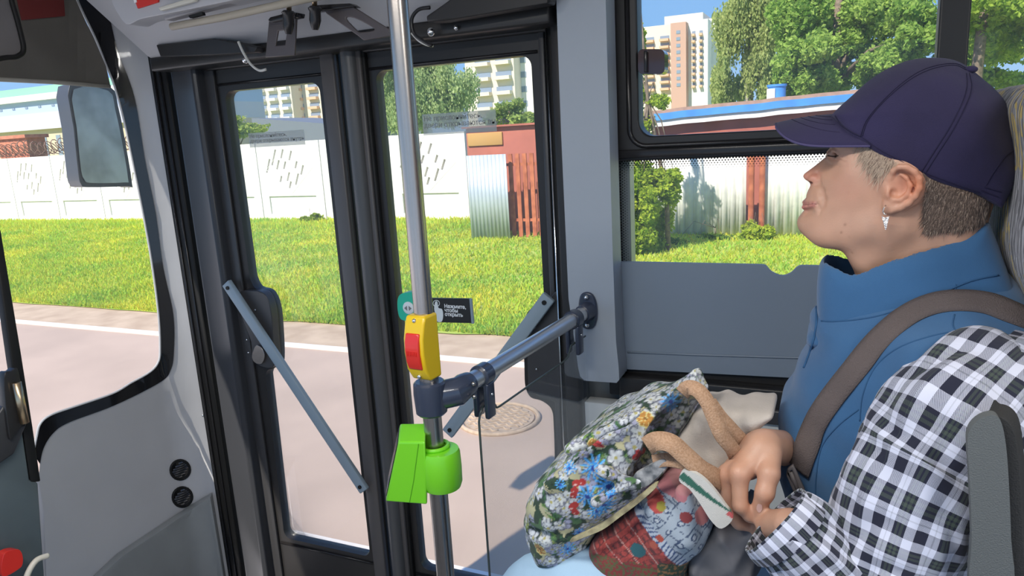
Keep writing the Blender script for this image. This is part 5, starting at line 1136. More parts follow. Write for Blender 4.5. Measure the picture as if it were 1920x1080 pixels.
# jeans: two thighs and knees
def loft(path, rad, n=28, flat=None, wob=0., seed=0, step=5):
    path = cat_rom(path, step, False); rad = np.interp(np.linspace(0, 1, len(path)), np.linspace(0, 1, len(rad)), rad); mb = MB(); vs = []; uv = []
    m = len(path); L = np.r_[0, np.cumsum(np.linalg.norm(np.diff(path, axis=0), axis=1))]; a = None
    for i in range(m):
        t = path[min(i+1, m-1)]-path[max(i-1, 0)]; t /= np.linalg.norm(t)
        if a is None: a = np.cross(t, [0, 1, 0]); 
        a = a-(a@t)*t; a /= np.linalg.norm(a); b = np.cross(t, a)
        for k in range(n+1):
            q = 2*math.pi*k/n; r = rad[i]
            if wob: c_ = (math.cos(q)*1.3, math.sin(q)*1.3, L[i]*9); r = r*(1+wob*noise.noise(Vector((c_[0]+seed, c_[1], c_[2])))+.5*wob*noise.noise(Vector((c_[0]*3, c_[1]*3+seed, c_[2]*2.5))))
            vs.append(path[i]+r*(math.cos(q)*a+math.sin(q)*b)); uv.append((q*rad.mean(), L[i]))
    fs = [(i*(n+1)+k, i*(n+1)+k+1, (i+1)*(n+1)+k+1, (i+1)*(n+1)+k) for i in range(m-1) for k in range(n)]
    return MB().add(vs, fs), np.array(uv)
kn = PY(1010, 1108, .87); kx, kz = kn[0], kn[2]
jl = [(.10, .93, 1.36), (-.05, .91, 1.40), (kx+.16, .88, kz+.01), (kx+.04, .87, kz+.005), (kx-.01, .87, kz-.04), (kx-.025, .87, kz-.15), (kx-.01, .87, 1.0)]
jr = [(.10, 1.17, 1.36), (-.05, 1.17, 1.38), (-.20, 1.18, 1.40), (-.28, 1.19, 1.41), (-.335, 1.19, 1.37), (-.35, 1.18, 1.26), (-.35, 1.17, 1.0)]
jm = [loft(p, [.085,.085,.080,.068,.066,.062,.055], wob=.05, seed=s)[0] for s, p in ((1, jl), (2, jr))]
for o_ in jm:
    mk('trouser_leg', o_, 'denim_light', wm, smooth=True)
for s_, yy in ((1, .85), (2, 1.17)):
    sh = MB().sphere((-.43, yy, .46), (.13, .05, .055), 18, 10); mk('shoe', sh, 'rubber', wm, smooth=True)
    mk('trouser_shin', MB().tube([(-.37, yy, 1.02), (-.37, yy, .75), (-.36, yy, .47)], [.056, .055, .058], 20), 'denim_light', wm, smooth=True)
# ---- plaid sleeve with its own cloth coordinates
def plaid(name):
    m = bpy.data.materials.new(name); m.use_nodes = True; N = m.node_tree; b = N.nodes['Principled BSDF']; b.inputs['Roughness'].default_value = .9; b.inputs['Sheen Weight'].default_value = .15
    uv = N.nodes.new('ShaderNodeUVMap'); uv.uv_map = 'uv'; sp = N.nodes.new('ShaderNodeSeparateXYZ'); N.links.new(uv.outputs[0], sp.inputs[0]); outs = []
    for ax in ('X', 'Y'):
        mu = N.nodes.new('ShaderNodeMath'); mu.operation = 'MULTIPLY'; mu.inputs[1].default_value = 1/.041; N.links.new(sp.outputs[ax], mu.inputs[0])
        fr = N.nodes.new('ShaderNodeMath'); fr.operation = 'FRACT'; N.links.new(mu.outputs[0], fr.inputs[0])
        r = N.nodes.new('ShaderNodeValToRGB'); r.color_ramp.interpolation = 'CONSTANT'; N.links.new(fr.outputs[0], r.inputs[0]); e = r.color_ramp.elements
        wht, nav, olv = (.62,.64,.76,1), (.010,.012,.030,1), (.055,.075,.06,1)
        seq = [(0, nav), (.27, wht), (.49, nav), (.55, olv), (.61, nav), (.65, olv), (.71, nav), (.77, wht)]
        e[0].position = 0; e[0].color = seq[0][1]; e[1].position = seq[1][0]; e[1].color = seq[1][1]
        for p_, c_ in seq[2:]: q = e.new(p_); q.color = c_
        # thin light line in the navy band
        q = e.new(.87); q.color = (.40,.42,.50,1); q = e.new(.895); q.color = wht
        outs.append(r)
    mx = N.nodes.new('ShaderNodeMix'); mx.data_type = 'RGBA'; mx.inputs[0].default_value = .5
    # twill weave: alternate warp and weft threads on a fine diagonal
    w = N.nodes.new('ShaderNodeMath'); w.operation = 'ADD'; N.links.new(sp.outputs['X'], w.inputs[0]); N.links.new(sp.outputs['Y'], w.inputs[1])
    w2 = N.nodes.new('ShaderNodeMath'); w2.operation = 'MULTIPLY'; w2.inputs[1].default_value = 1/.0009; N.links.new(w.outputs[0], w2.inputs[0])
    w3 = N.nodes.new('ShaderNodeMath'); w3.operation = 'FRACT'; N.links.new(w2.outputs[0], w3.inputs[0]); w4 = N.nodes.new('ShaderNodeMath'); w4.operation = 'GREATER_THAN'; w4.inputs[1].default_value = .5; N.links.new(w3.outputs[0], w4.inputs[0])
    N.links.new(w4.outputs[0], mx.inputs[0]); N.links.new(outs[0].outputs[0], mx.inputs[6]); N.links.new(outs[1].outputs[0], mx.inputs[7])
    N.links.new(mx.outputs[2], b.inputs['Base Color'])
    n = N.nodes.new('ShaderNodeTexNoise'); n.inputs['Scale'].default_value = 90; bp = N.nodes.new('ShaderNodeBump'); bp.inputs['Strength'].default_value = .25; bp.inputs['Distance'].default_value = .002
    tc_ = N.nodes.new('ShaderNodeTexCoord'); N.links.new(tc_.outputs['Object'], n.inputs['Vector']); N.links.new(n.outputs['Fac'], bp.inputs['Height']); N.links.new(bp.outputs[0], b.inputs['Normal'])
    MATS[name] = m
plaid('plaid_cloth')
def uvmesh(o, uv):
    L = o.data.uv_layers.new(name='uv'); vi = np.empty(len(o.data.loops), np.int32); o.data.loops.foreach_get('vertex_index', vi); L.data.foreach_set('uv', uv[vi].astype(np.float32).ravel())
def sleeve(path, rad, nm, seed, folds=1., n=72, step=16):
    P3 = cat_rom(path, step, False); R3 = np.interp(np.linspace(0, 1, len(P3)), np.linspace(0, 1, len(rad)), rad); m = len(P3)
    Ln = np.r_[0, np.cumsum(np.linalg.norm(np.diff(P3, axis=0), axis=1))]; vs = []; uv = []; a = None
    for i in range(m):
        t = P3[min(i+1, m-1)]-P3[max(i-1, 0)]; t /= np.linalg.norm(t)
        if a is None: a = np.cross(t, [1, 0, 0])
        a = a-(a@t)*t; a /= np.linalg.norm(a); b = np.cross(t, a)
        for k in range(n+1):
            q = 2*math.pi*k/n; s = Ln[i]
            c_ = Vector((math.cos(q)*1.1+seed, math.sin(q)*1.1, s*7)); d = noise.noise(c_)*.10
            c2 = Vector((math.cos(q+s*4)*2.2, math.sin(q+s*4)*2.2+seed, s*16)); d += (abs(noise.noise(c2))-.2)*.14*folds
            c3 = Vector((math.cos(q)*4, math.sin(q)*4+seed, s*42)); d += noise.noise(c3)*.03
            vs.append(P3[i]+R3[i]*(1+d)*(math.cos(q)*a+math.sin(q)*b)); uv.append((q*.075+seed*.01, s))
    fs = [(i*(n+1)+k, i*(n+1)+k+1, (i+1)*(n+1)+k+1, (i+1)*(n+1)+k) for i in range(m-1) for k in range(n)]
    o = mk(nm, MB().add(vs, fs), 'plaid_cloth', wm, smooth=True); uvmesh(o, np.array(uv)); return o, MB().add(vs, fs)
up_ = [PY(1868,722,.945), PY(1838,745,.900), PY(1792,797,.872), PY(1745,870,.858), PY(1708,940,.84), PY(1672,1050,.825), PY(1640,1140,.81)]
so_, smb = sleeve(up_, [.060,.078,.0850,.080,.0765,.0745,.070], 'shirt_sleeve', .3, 1.7)
fo_ = [PY(1640,1165,.82), PY(1575,1095,.80), PY(1520,1040,.79), PY(1478,998,.785), PY(1456,978,.785)]
fs_, fmb = sleeve(fo_, [.064,.056,.051,.047,.043], 'shirt_forearm', 1.7, 1.3)
# turned cuff
cq = sleeve([PY(1482,1002,.783), PY(1466,986,.783), PY(1452,973,.784)], [.049,.0485,.0465], 'shirt_cuff', 2.9, .5, step=8)
cq[0].modifiers.new('solid', 'SOLIDIFY').thickness = .0025
# back of the shirt beyond the armhole
bk = [PY(1850,700,.93), PY(1900,730,.92), PY(1960,800,.93)]
sleeve(bk, [.055,.062,.06], 'shirt_back', 4.1, 1.2)
# body core under the clothes (shoulders) so that sleeve meets vest
# ---- backpack strap following the vest
def ribbon(tree, pts, width, m, nm, parent, off=.004, th=.0025, n=7):
    C_ = [hit(tree, *p, off) for p in cat_rom(pts, n, False)]; C_ = [c for c in C_ if c is not None]; vs = []; C_ = np.array(C_)
    for _ in range(2): C_[1:-1] = (C_[:-2]+2*C_[1:-1]+C_[2:])/4
    for i, c in enumerate(C_):
        t = C_[min(i+1, len(C_)-1)]-C_[max(i-1, 0)]; t /= np.linalg.norm(t); vd = CO-c
        vd /= np.linalg.norm(vd); nn = vd
        h = tree.find_nearest(Vector(c)); 
        if h[1] is not None:
            nn = np.array(h[1]); nn = nn if nn@vd > -.3 else -nn; nn = nn*.75+vd*.25
        sd = np.cross(t, nn); sd /= np.linalg.norm(sd); vs += [c-sd*width/2, c-sd*width/4+nn*.001, c+nn*.0013, c+sd*width/4+nn*.001, c+sd*width/2]
    k = len(C_); return mk(nm, MB().add(vs, [(5*i+j, 5*i+j+1, 5*i+6+j, 5*i+5+j) for i in range(k-1) for j in range(4)]), m, parent, smooth=True, solid=th)
t = thing('shoulder_strap', 'brown grey webbing strap over the blue vest shoulder with plastic buckle', 'strap', hit(vest_b, 1700, 600))
allm = MB(); allm.add(vest_mb.v, vest_mb.f)
ribbon(vest_b, [(1935,606),(1890,588),(1850,573),(1800,568),(1750,574),(1700,597),(1650,640),(1605,695),(1565,745),(1535,790),(1515,840),(1503,880)], .031, 'strap_cloth', 'webbing', t)
bc = [(1476,880),(1487,872),(1509,918),(1508,926),(1500,940),(1492,934),(1474,892)]
c0 = hit(vest_b, 1500, 890); yb_ = (c0[1] if c0 is not None else .95)-.030
bk_ = mk('buckle', panel2(MB(), bc, [[(1480,884),(1485,882),(1500,922),(1495,926)]], lambda p: PY(p[0], p[1], yb_), None, depth=(0, .006, 0)), 'buckle', t, bevel=.0015, smooth=.8)
mk('cross_bar', MB().tube([PY(1482, 885, yb_+.002), PY(1499, 925, yb_+.002)], .003, 8), 'buckle', t, smooth=True)
# ------------------------------------------------------------------ seat and raised armrest
def seat_cloth(name):
    m = mat(name, (.20,.20,.22), .95, bump=.5, bscale=900, sheen=.2); N = m.node_tree; b = N.nodes['Principled BSDF']
    tc_ = N.nodes.new('ShaderNodeTexCoord'); mp_ = N.nodes.new('ShaderNodeMapping'); mp_.inputs['Scale'].default_value = (1, 1, .45); N.links.new(tc_.outputs['Object'], mp_.inputs[0])
    base = None; cur = (.15,.15,.17,1)
    for sc_, w_, c_, lo_ in ((52, 11, (.34,.34,.37,1), .74), (30, 16, (.50,.35,.035,1), .70), (38, 9, (.03,.03,.045,1), .80)):
        n = N.nodes.new('ShaderNodeTexWave'); n.wave_type = 'RINGS'; n.inputs['Scale'].default_value = sc_*.55; n.inputs['Distortion'].default_value = w_; n.inputs['Detail'].default_value = 2; n.inputs['Detail Scale'].default_value = 1.6
        m2 = N.nodes.new('ShaderNodeMapping'); m2.inputs['Location'].default_value = (sc_, w_, .3); N.links.new(mp_.outputs[0], m2.inputs[0]); N.links.new(m2.outputs[0], n.inputs['Vector'])
        g = N.nodes.new('ShaderNodeMath'); g.operation = 'GREATER_THAN'; g.inputs[1].default_value = lo_; N.links.new(n.outputs['Fac'], g.inputs[0])
        if sc_ == 30:
            k = N.nodes.new('ShaderNodeTexNoise'); k.inputs['Scale'].default_value = 11; N.links.new(tc_.outputs['Object'], k.inputs['Vector']); g2 = N.nodes.new('ShaderNodeMath'); g2.operation = 'GREATER_THAN'; g2.inputs[1].default_value = .5; N.links.new(k.outputs['Fac'], g2.inputs[0])
            g3 = N.nodes.new('ShaderNodeMath'); g3.operation = 'MULTIPLY'; N.links.new(g.outputs[0], g3.inputs[0]); N.links.new(g2.outputs[0], g3.inputs[1]); g = g3
        mx = N.nodes.new('ShaderNodeMix'); mx.data_type = 'RGBA'; N.links.new(g.outputs[0], mx.inputs[0])
        if base is None: mx.inputs[6].default_value = cur
        else: N.links.new(base.outputs[2], mx.inputs[6])
        mx.inputs[7].default_value = c_; base = mx
    N.links.new(base.outputs[2], b.inputs['Base Color'])
seat_cloth('seat_cloth')
t = thing('bus_seat', 'grey seat with yellow squiggle patterned fabric behind the woman', 'seat', (.3, YS, .4))
bpz = [(1872,210),(1884,178),(1905,162),(1940,155),(2080,170),(2150,300),(2220,700),(2250,1180),(2020,1180),(2030,900),(1990,740),(1935,600),(1880,500),(1868,420),(1880,300)]
poly = sxz([tuple(p) for p in cat_rom(bpz, 4)], YS+.03)
v = Vol((.10, YS-.27, 1.2), (.62, YS+.27, 2.28), .009)
D = poly_sd(v.x, v.z, poly)
F = smax(D[:, None, :]+0*v.Y, np.abs(v.Y-YS-.01)-.225, .07)
F = F+.012*np.exp(-((np.abs(v.Y-YS)-.15)/.010)**2)*(D[:, None, :] > -.05)      # piping grooves between cushion and bolsters
mb, _ = vol_mb(v, F, 2); mk('backrest', mb, 'seat_cloth', t, smooth=True)
# cushion and pedestal
mk('cushion', MB().box((-.16, YS-.22, 1.17), (.36, YS+.22, 1.30)), 'seat_cloth', t, bevel=.03, seg=4)
mk('pedestal', MB().box((-.05, YS-.15, .40), (.28, YS+.15, 1.17)), 'dark_plastic', t, bevel=.02)
sb = [(1815,1180),(1822,1010),(1770,1075),(1740,1180)]
mk('side_bolster', MB().sphere((.17, .84, 1.47), (.09, .05, .16), 20, 14), 'seat_cloth', t, smooth=True)
# armrest: raised, grey with dark side
ya = .74
ar = cat_rom([(1814,835),(1816,812),(1826,795),(1845,782),(1868,780),(1880,800),(1888,850),(1893,930),(1896,1010),(1898,1110),(1822,1110),(1822,1010),(1819,920)], 4)
t2 = mk('armrest', panel2(MB(), ar, [], lambda p: PY(p[0], p[1], ya), None, depth=(.0, .012, 0)), mat('armrest_grey', (.115,.125,.125), .75, bump=.5, bscale=700), t, bevel=.006, seg=3, smooth=.9)
ar2 = cat_rom([(1850,790),(1866,780),(1890,790),(1905,820),(1914,900),(1918,1000),(1920,1110),(1860,1110),(1850,1000)], 4)
mk('armrest_side', panel2(MB(), ar2, [], lambda p: PY(p[0], p[1], ya+.012), None, depth=(.01, .035, 0)), mat('armrest_dark', (.03,.03,.03), .8, bump=.5, bscale=700), t, bevel=.008, seg=3, smooth=.9)
# ------------------------------------------------------------------ flowered tote bag on her lap
attr_mat('tapestry', rough=.85, bump=.5, bscale=1100, sheen=.1)
mat('tan_webbing', (.40,.235,.135), .9, col2=(.50,.315,.20), vscale=420, detail=1, bump=.6, bscale=700); mat('cream_cloth', (.46,.41,.36), .9, bump=.3, bscale=500, var=.1, vscale=14)
YB_ = .92
Z3 = lambda L: [(900+a_/2.572, 660+b_/2.572) for a_, b_ in L]
outA = Z3([(245,860),(250,780),(275,680),(320,580),(390,500),(470,430),(560,360),(680,290),(800,225),(900,195),(955,150),(1010,105),(1050,102),(1090,150),(1125,200),(1112,232),(1080,270),(1030,320),(990,370),(950,450),(920,530),(890,590),(830,650),(740,740),(640,810),(560,870),(552,925),(440,1000),(375,1036),(300,1015),(264,990),(255,930)])
polyA = sxz([tuple(p) for p in cat_rom(outA, 4)], YB_-.03)
lo = PY(975, 1085, YB_); hi = PY(1360, 690, YB_)
v = Vol((lo[0]-.02, YB_-.13, lo[2]-.02), (hi[0]+.02, YB_+.13, hi[2]+.02), .0019)
D = poly_sd(v.x, v.z, polyA)
Wb = interp2(v.x, v.z, sxz(Z3([(300,800),(500,700),(700,500),(450,900),(900,300),(1040,160),(800,600),(300,980),(600,860)]), YB_), [.085,.105,.10,.09,.075,.03,.08,.06,.07])
F = smax(D[:, None, :]+0*v.Y, np.abs(v.Y-YB_)-Wb[:, None, :], .055)
def SB(zx, zy, y): q = Z3([(zx, zy)])[0]; return PY(q[0], q[1], y)
# mouth of the bag: hollow running from the top corner down to the front pocket
for a_, b_, r0, r1 in (((1020,250,.885), (900,420,.86), .016, .028), ((900,420,.86), (800,590,.845), .028, .016)):
    F = smax(F, -sd_cone(v, SB(*a_), SB(*b_), r0, r1), .004)
# folds
for a_, b_, r, k in (((430,470,.80),(760,300,.83),.010,.02), ((560,560,.80),(760,640,.82),.009,.02), ((560,720,.80),(790,610,.82),.008,.015), ((270,880,.84),(420,905,.81),.006,.012), ((330,650,.81),(420,560,.82),.008,.02)):
    F = smin(F, sd_cone(v, SB(*a_), SB(*b_), r*.8, r*.4), k)
for a_, b_, r in (((255,868,.83),(430,895,.80),.0035), ((470,640,.79),(700,420,.80),.0035), ((500,860,.80),(780,650,.81),.003), ((640,700,.79),(780,560,.80),.003)):
    F = smax(F, -sd_cone(v, SB(*a_), SB(*b_), r, r*.5), .012)
F = F+.0018*np.sin(v.X*90+v.Z*60)*np.cos(v.Z*110-v.X*40)
mbA, VA = vol_mb(v, F, 2)
VA = np.array(mbA.v)
# the woven flowers are the cloth's own colours, laid out on its surface
rg = np.random.default_rng(11)
def vnormals(mb):
    V = np.array(mb.v); Fc = np.array(mb.f); n_ = np.cross(V[Fc[:, 2]]-V[Fc[:, 0]], V[Fc[:, 3]]-V[Fc[:, 1]]); N_ = np.zeros_like(V)
    for j in range(4): np.add.at(N_, Fc[:, j], n_)
    return N_/(np.linalg.norm(N_, axis=1)[:, None]+1e-12)
NA = vnormals(mbA); cA = VA.mean(0)
if ((VA-cA)*NA).sum() < 0: NA = -NA
n1 = np.array([noise.noise(Vector(p*45)) for p in VA]); n2 = np.array([noise.noise(Vector(p*230)) for p in VA])
col = np.where((n1 > -.22)[:, None], (.022,.050,.026), (.42,.40,.24)); col = np.where((n1 > .22)[:, None], (.07,.16,.06), col)
bA = bvh(mbA)
def at_(i): return VA[i], NA[i]
def uvp(zx, zy):
    q = Z3([(zx, zy)])[0]; h = hit(bA, *q)
    if h is None: h = SB(zx, zy, YB_-.08)
    i = np.argmin(((VA-h)**2).sum(1)); return VA[i], NA[i]
def loc_(c, R):
    p, n = c; k = np.nonzero(((VA-p)**2).sum(1) < R*R)[0]; k = k[(NA[k]@n) > .1]; u = np.cross(n, [0, 0, 1.]); u /= np.linalg.norm(u)+1e-9; w = np.cross(n, u); d = VA[k]-p
    return k, d@u, d@w
def leaf_(c, L, w, a, cc):
    k, x0_, y0_ = loc_(c, L*1.1); x_ = x0_*math.cos(a)+y0_*math.sin(a); y_ = -x0_*math.sin(a)+y0_*math.cos(a)
    m = (np.abs(x_) < L) & (np.abs(y_) < w*(1-(x_/L)**2)); col[k[m]] = cc; m2 = m & (np.abs(y_) < w*.2); col[k[m2]] = np.array(cc)*.45
def flower(c, r, npet, a, cc, edge=(.16,.17,.21), cen=(.40,.36,.12), depth=.45):
    k, x_, y_ = loc_(c, r*1.05); rr = np.hypot(x_, y_)/r; th_ = np.arctan2(y_, x_)+a; pr_ = 1-depth+depth*np.abs(np.cos(th_*npet/2))**.6
    m = rr < pr_; col[k[m]] = np.array(cc)[None]*(.85+.35*n2[k[m]])[:, None]
    e_ = m & ((rr > pr_-.14) | (np.abs(np.cos(th_*npet/2)) < .20)); col[k[e_]] = edge; col[k[rr < .20]] = cen
def corn(c, r, a):
    k, x_, y_ = loc_(c, r*1.05); rr = np.hypot(x_, y_)/r; th_ = np.arctan2(y_, x_)+a; pr_ = .62+.38*np.cos(th_*11+3*rr)
    m = rr < pr_; col[k[m]] = (.05,.28,.68); col[k[m & (np.cos(th_*22+6*rr) > .5)]] = (.16,.52,.85); col[k[rr < .2]] = (.03,.06,.30)
nV = len(VA)
def rp(): return at_(rg.integers(nV))
for _ in range(420): leaf_(rp(), .005+.010*rg.random(), .0012+.0022*rg.random(), rg.random()*6.28, [(.04,.14,.05),(.14,.27,.06),(.32,.40,.10),(.015,.05,.03),(.22,.33,.20),(.55,.50,.26)][rg.integers(6)])
for _ in range(760): flower(rp(), .0065+.0075*rg.random(), 5, rg.random()*6, [(.60,.63,.64),(.52,.55,.60),(.68,.70,.68),(.66,.68,.70),(.42,.43,.58)][rg.integers(5)])
for _ in range(240): leaf_(rp(), .004+.007*rg.random(), .0008+.0013*rg.random(), rg.random()*6.28, [(.03,.12,.05),(.16,.28,.06),(.015,.05,.03)][rg.integers(3)])
for zx, zy, r in ((545,560,.019),(520,700,.018),(620,650,.021),(600,740,.018),(560,770,.014),(420,950,.013),(430,560,.010),(920,240,.015),(390,640,.008),(480,870,.010)): corn(uvp(zx, zy), r, rg.random()*6)
for zx, zy, r in ((540,440,.007),(800,320,.012),(285,950,.011)): flower(uvp(zx, zy), r, 8, 0, (.58,.28,.06), (.70,.62,.25), (.25,.12,.03), .2)
def dot(c, r, cc):
    k, x_, y_ = loc_(c, r); col[k] = cc; col[k[np.hypot(x_+.3*r, y_-.35*r) < r*.3]] = (.75,.45,.40)
for q in ((465,636),(458,668),(490,628),(452,690),(455,738),(462,770),(448,752),(770,490),(752,505),(785,478)): dot(uvp(*q), .0048, (.42,.035,.03))
leaf_(uvp(560, 440), .013, .004, .1, (.50,.05,.05)); leaf_(uvp(770, 490), .010, .004, .8, (.50,.05,.05))
# shade inside the mouth painted into the cloth colour, plus darker reverse weave
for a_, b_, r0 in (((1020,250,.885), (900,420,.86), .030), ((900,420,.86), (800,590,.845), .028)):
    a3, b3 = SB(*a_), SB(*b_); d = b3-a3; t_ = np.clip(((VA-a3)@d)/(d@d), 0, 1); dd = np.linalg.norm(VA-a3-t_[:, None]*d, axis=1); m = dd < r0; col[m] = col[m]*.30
# yellow lip along the lower seam
bag = thing('tote_bag', 'flowered tapestry tote bag with tan handles resting on her lap', 'bag', (lo[0]+.15, YB_, lo[2]))
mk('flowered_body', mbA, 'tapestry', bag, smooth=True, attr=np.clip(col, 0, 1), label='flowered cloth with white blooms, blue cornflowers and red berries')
# side pocket woven with a city view
outB = Z3([(552,925),(560,872),(640,815),(740,740),(830,655),(890,590),(940,560),(1010,575),(1070,625),(1115,700),(1135,790),(1120,850),(1060,930),(1010,1000),(985,1095),(640,1095),(575,1040)])
polyB = sxz([tuple(p) for p in cat_rom(outB, 4)], YB_-.03)
lo2 = PY(1100, 1095, YB_); hi2 = PY(1360, 860, YB_)
v = Vol((lo2[0]-.02, YB_-.12, lo2[2]-.03), (hi2[0]+.02, YB_+.12, hi2[2]+.02), .0018)
D = poly_sd(v.x, v.z, polyB)
F = smax(D[:, None, :]+0*v.Y, np.abs(v.Y-YB_)-.092, .045)
for a_, b_, r in (((760,830,.81),(860,900,.80),.006), ((930,700,.81),(880,850,.80),.005), ((600,960,.81),(800,980,.80),.004), ((1020,780,.81),(930,980,.81),.004)): F = smax(F, -sd_cone(v, SB(*a_), SB(*b_), r, r*.6), .014)
for a_, b_, r in (((830,760,.83),(900,960,.83),.010), ((990,680,.83),(1000,900,.83),.010)): F = smin(F, sd_cone(v, SB(*a_), SB(*b_), r, r*.7), .02)
F = F+.0012*np.sin(v.X*130+v.Z*90)
mbB, VB_ = vol_mb(v, F, 2); VB_ = np.array(mbB.v)
def cloth2(V): return np.stack([V[:, 0]+.35*(V[:, 1]-YB_), V[:, 2]+.25*(V[:, 1]-YB_)], 1)
def uvp(zx, zy): return cloth2(np.array([SB(zx, zy, YB_-.085)]))[0]
UV = cloth2(VB_)
o0 = uvp(580, 1000); e1 = uvp(880, 800)-o0; e1 /= np.linalg.norm(e1); e2 = np.array([-e1[1], e1[0]]); s_ = (UV-o0)@e1; t_ = (UV-o0)@e2
n1 = np.array([noise.noise(Vector((p[0]*60, p[1]*60, 0))) for p in UV]); n2 = np.array([noise.noise(Vector((p[0]*260, p[1]*260, 3))) for p in UV])
wp = np.array([noise.noise(Vector((p[0]*30, p[1]*30, 7))) for p in UV]); wq = np.array([noise.noise(Vector((p[0]*34, p[1]*34, 17))) for p in UV]); s_ = s_+.006*wp; t_ = t_+.006*wq
A1 = uvp(760, 800); A2 = uvp(900, 700)
sA = (A1-o0)@e1
col = np.tile(np.array([.36,.055,.045]), (len(UV), 1)); col *= (1+.5*n2)[:, None]
# brick tower: fine courses and windows
br_ = (np.mod(t_, .0065) < .0011); col[br_] = (.16,.03,.03); wn = (np.mod(s_, .010) < .0035) & (np.mod(t_, .0130) < .006); col[wn] = (.13,.03,.03); ln = (np.mod(s_, .022) < .0014); col[ln] = (.55,.30,.25)
m = s_ > sA+.012; col[m] = (.40,.46,.52)            # pale houses
mm = m & (((np.mod(s_*1.0+t_*.2, .013) < .0016) & (np.mod(t_, .05) < .03)) | (np.mod(t_-s_*.15, .017) < .0016)) & (n2 > -.25); col[mm] = (.07,.10,.17)
mm = m & (np.hypot(np.mod(s_, .020)-.010, np.mod(t_, .024)-.010) < .0045); col[mm] = (.03,.06,.14)
mm = m & (np.hypot(np.mod(s_, .020)-.010, np.mod(t_, .024)-.010) < .0028); col[mm] = (.50,.54,.58)
mm = (s_ > sA-.002) & (s_ < sA+.012); col[mm] = (.50,.55,.62); mm &= (np.mod(t_, .006) < .0022); col[mm] = (.06,.10,.22)
for zx, zy, r, c_ in ((930,620,.024,(.55,.20,.22)), (850,720,.012,(.45,.07,.06)), (1080,800,.013,(.60,.22,.22)), (980,640,.012,(.50,.22,.22))):
    w = np.hypot(*(UV-uvp(zx, zy)).T)+.004*n1; col[w < r] = np.array(c_)
for zx, zy, r, c_ in ((870,735,.006,(.35,.30,.05)), (860,880,.005,(.45,.08,.05)), (830,915,.005,(.45,.10,.06)), (760,950,.010,(.02,.10,.12)), (985,780,.008,(.30,.05,.05))):
    w = np.hypot(*(UV-uvp(zx, zy)).T); col[w < r] = np.array(c_)
low_ = UV[:, 1] < uvp(700, 1000)[1]+.006*n1; col[low_] = np.where((n2 > 0)[:, None], (.22,.03,.03), (.10,.10,.04))[low_]
low_ = (UV[:, 1] < uvp(700, 980)[1]+.01*n1) & (UV[:, 0] > uvp(850, 980)[0]); col[low_] = np.where((n2 > 0.1)[:, None], (.30,.14,.05), (.03,.06,.03))[low_]
mk('city_pocket', mbB, 'tapestry', bag, smooth=True, attr=np.clip(col, 0, 1), label='red side woven with a town of towers and arches')
bA, bB = bvh(mbA), bvh(mbB)
# white turned edge with a green leaf stripe
def slabpoly(pts, y, dep, m, nm, parent, bend=0., step=4., attr=None, bev=.001):
    P0 = Z3(pts); cx = np.mean([p[0] for p in P0]); 
    mb = panel2(MB(), cat_rom(P0, 4), [], lambda p: PY(p[0], p[1], y+bend*((p[0]-cx)/60)**2), step, depth=(0, dep, 0))
    a_ = None
    if attr is not None: a_ = attr(np.array(mb.v))
    return mk(nm, mb, m, parent, smooth=.9, attr=a_)
def flapcol(V):
    c = np.tile(np.array([.62,.60,.55]), (len(V), 1)); L0 = SB(1000, 615, .81); L1 = SB(1215, 800, .80); d = (L1-L0)[[0, 2]]; Ln = np.linalg.norm(d); d /= Ln
    q = V[:, [0, 2]]-L0[[0, 2]]; s = q@d; tt = q[:, 0]*-d[1]+q[:, 1]*d[0]; m = (np.abs(tt-.003) < .0045*(1-s/Ln)+.0006) & (s > -.01); c[m] = (.03,.13,.09)
    m = (s > Ln*.9) & (np.abs(tt) < .003); c[m] = (.55,.10,.10); return c
slabpoly([(985,570),(1060,598),(1125,660),(1180,735),(1220,800),(1165,852),(1115,815),(1060,730),(1010,662),(960,620)], .802, .006, 'tapestry', 'turned_edge', bag, .004, 2.2, flapcol)
slabpoly([(440,905),(560,848),(660,780),(760,705),(840,640),(850,652),(770,725),(670,800),(590,858),(500,895),(450,915)], .808, .008, mat('straw_edge', (.50,.44,.25), .9, col2=(.20,.17,.10), vscale=60), 'pocket_lip', bag, .0, 4)
slabpoly([(740,600),(800,560),(880,520),(905,545),(860,600),(800,650),(770,640)], .815, .008, mat('grey_floral', (.42,.42,.42), .9, col2=(.10,.11,.12), vscale=70), 'mouth_fold', bag, .003, 4)
# cream cloth lying in the open bag
lo3 = PY(1255, 920, .95); hi3 = PY(1455, 755, .95); v = Vol((lo3[0]-.01, .85, lo3[2]), (hi3[0]+.02, 1.06, hi3[2]+.01), .0030)
pc_ = Z3([(1000,350),(1060,310),(1160,285),(1290,290),(1390,312),(1380,350),(1340,375),(1300,400),(1260,470),(1220,560),(1150,640),(1050,610),(960,560),(930,480)])
D = poly_sd(v.x, v.z, sxz([tuple(p) for p in cat_rom(pc_, 4)], .90)); F = smax(D[:, None, :]+0*v.Y, np.abs(v.Y-.945)-.055, .03)
F = F+.0035*np.sin(v.X*70-v.Z*50)+.0015*np.sin(v.X*190+v.Z*60)
mbC, _ = vol_mb(v, F, 2); cl = mk('folded_cloth', mbC, 'cream_cloth', smooth=True); tag(cl, 'pale cream folded cloth sticking out of the flowered bag', 'cloth')
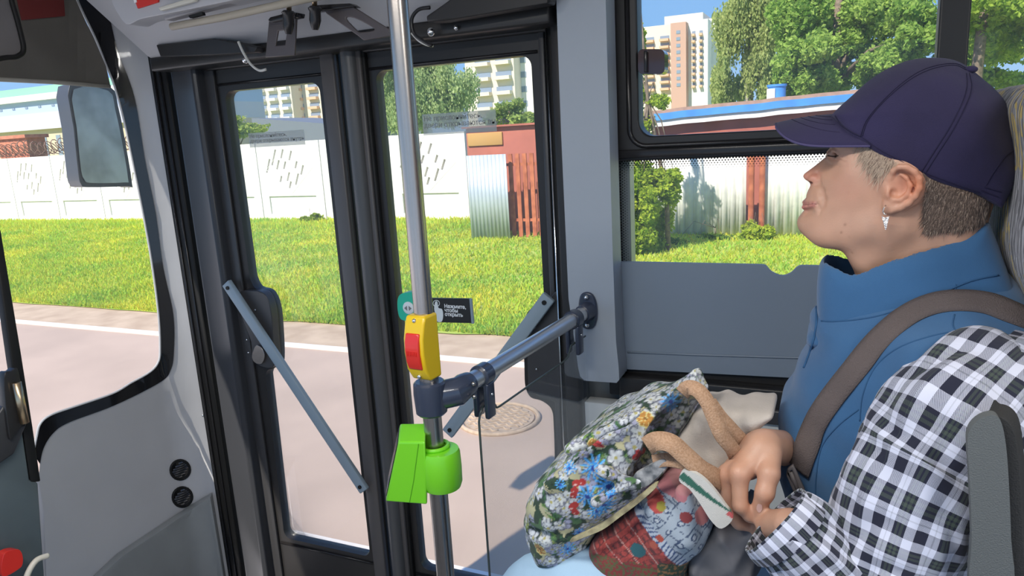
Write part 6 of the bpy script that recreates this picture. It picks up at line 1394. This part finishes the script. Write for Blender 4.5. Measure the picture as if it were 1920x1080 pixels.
# handles
def strip3(pts, w, nm, th=.002, ax=(0, 1, 0)):
    C_ = cat_rom([SB(*p) for p in pts], 8, False); vs = []
    for i, c in enumerate(C_):
        t = C_[min(i+1, len(C_)-1)]-C_[max(i-1, 0)]; t /= np.linalg.norm(t); vd = CO-c; vd /= np.linalg.norm(vd); tw = .5*math.sin(i/len(C_)*3.0); nn = vd*math.cos(tw)+np.array([0, 0, 1])*math.sin(tw); sd = np.cross(t, nn); sd /= np.linalg.norm(sd)
        vs += [c-sd*w/2, c, c+sd*w/2]
    k = len(C_); return mk(nm, MB().add(vs, [(3*i+j, 3*i+j+1, 3*i+4+j, 3*i+3+j) for i in range(k-1) for j in (0, 1)]), 'tan_webbing', bag, smooth=.6, solid=th)
strip3([(975,200,.85),(1005,172,.845),(1050,185,.842),(1095,240,.84),(1130,320,.838),(1165,400,.838),(1215,465,.85),(1240,520,.87)], .0185, 'handle')
strip3([(1110,240,.87),(1160,310,.868),(1215,370,.868),(1270,430,.88)], .016, 'handle')
strip3([(805,455,.815),(850,430,.81),(920,440,.808),(990,500,.81),(1060,560,.815),(1130,600,.83),(1180,630,.85)], .0235, 'handle')
strip3([(835,530,.822),(900,520,.818),(980,535,.818),(1060,570,.822),(1140,615,.84)], .017, 'handle')
# grey pouch under the hands
lo4 = PY(1265, 1100, .87); hi4 = PY(1450, 965, .87); v = Vol((lo4[0]-.02, .80, lo4[2]-.03), (hi4[0]+.04, 1.0, hi4[2]+.01), .003)
pd = [(1290,1050),(1300,1030),(1325,1005),(1345,990),(1380,984),(1420,990),(1430,1010),(1425,1060),(1420,1110),(1275,1110)]
D = poly_sd(v.x, v.z, sxz([tuple(p) for p in cat_rom(pd, 4)], .85)); F = smax(D[:, None, :]+0*v.Y, np.abs(v.Y-.905)-.065, .03)
F = F+.0055*np.abs(np.sin(v.X*55+v.Z*70+1.5*np.sin(v.Z*40)))+.0035*np.abs(np.sin(v.X*90-v.Z*60+v.Y*50))
mbD, _ = vol_mb(v, F, 1); po = mk('grey_pouch', mbD, 'grey_cloth', smooth=True); tag(po, 'crumpled dark grey cloth pouch under the hands beside the flowered bag', 'pouch')
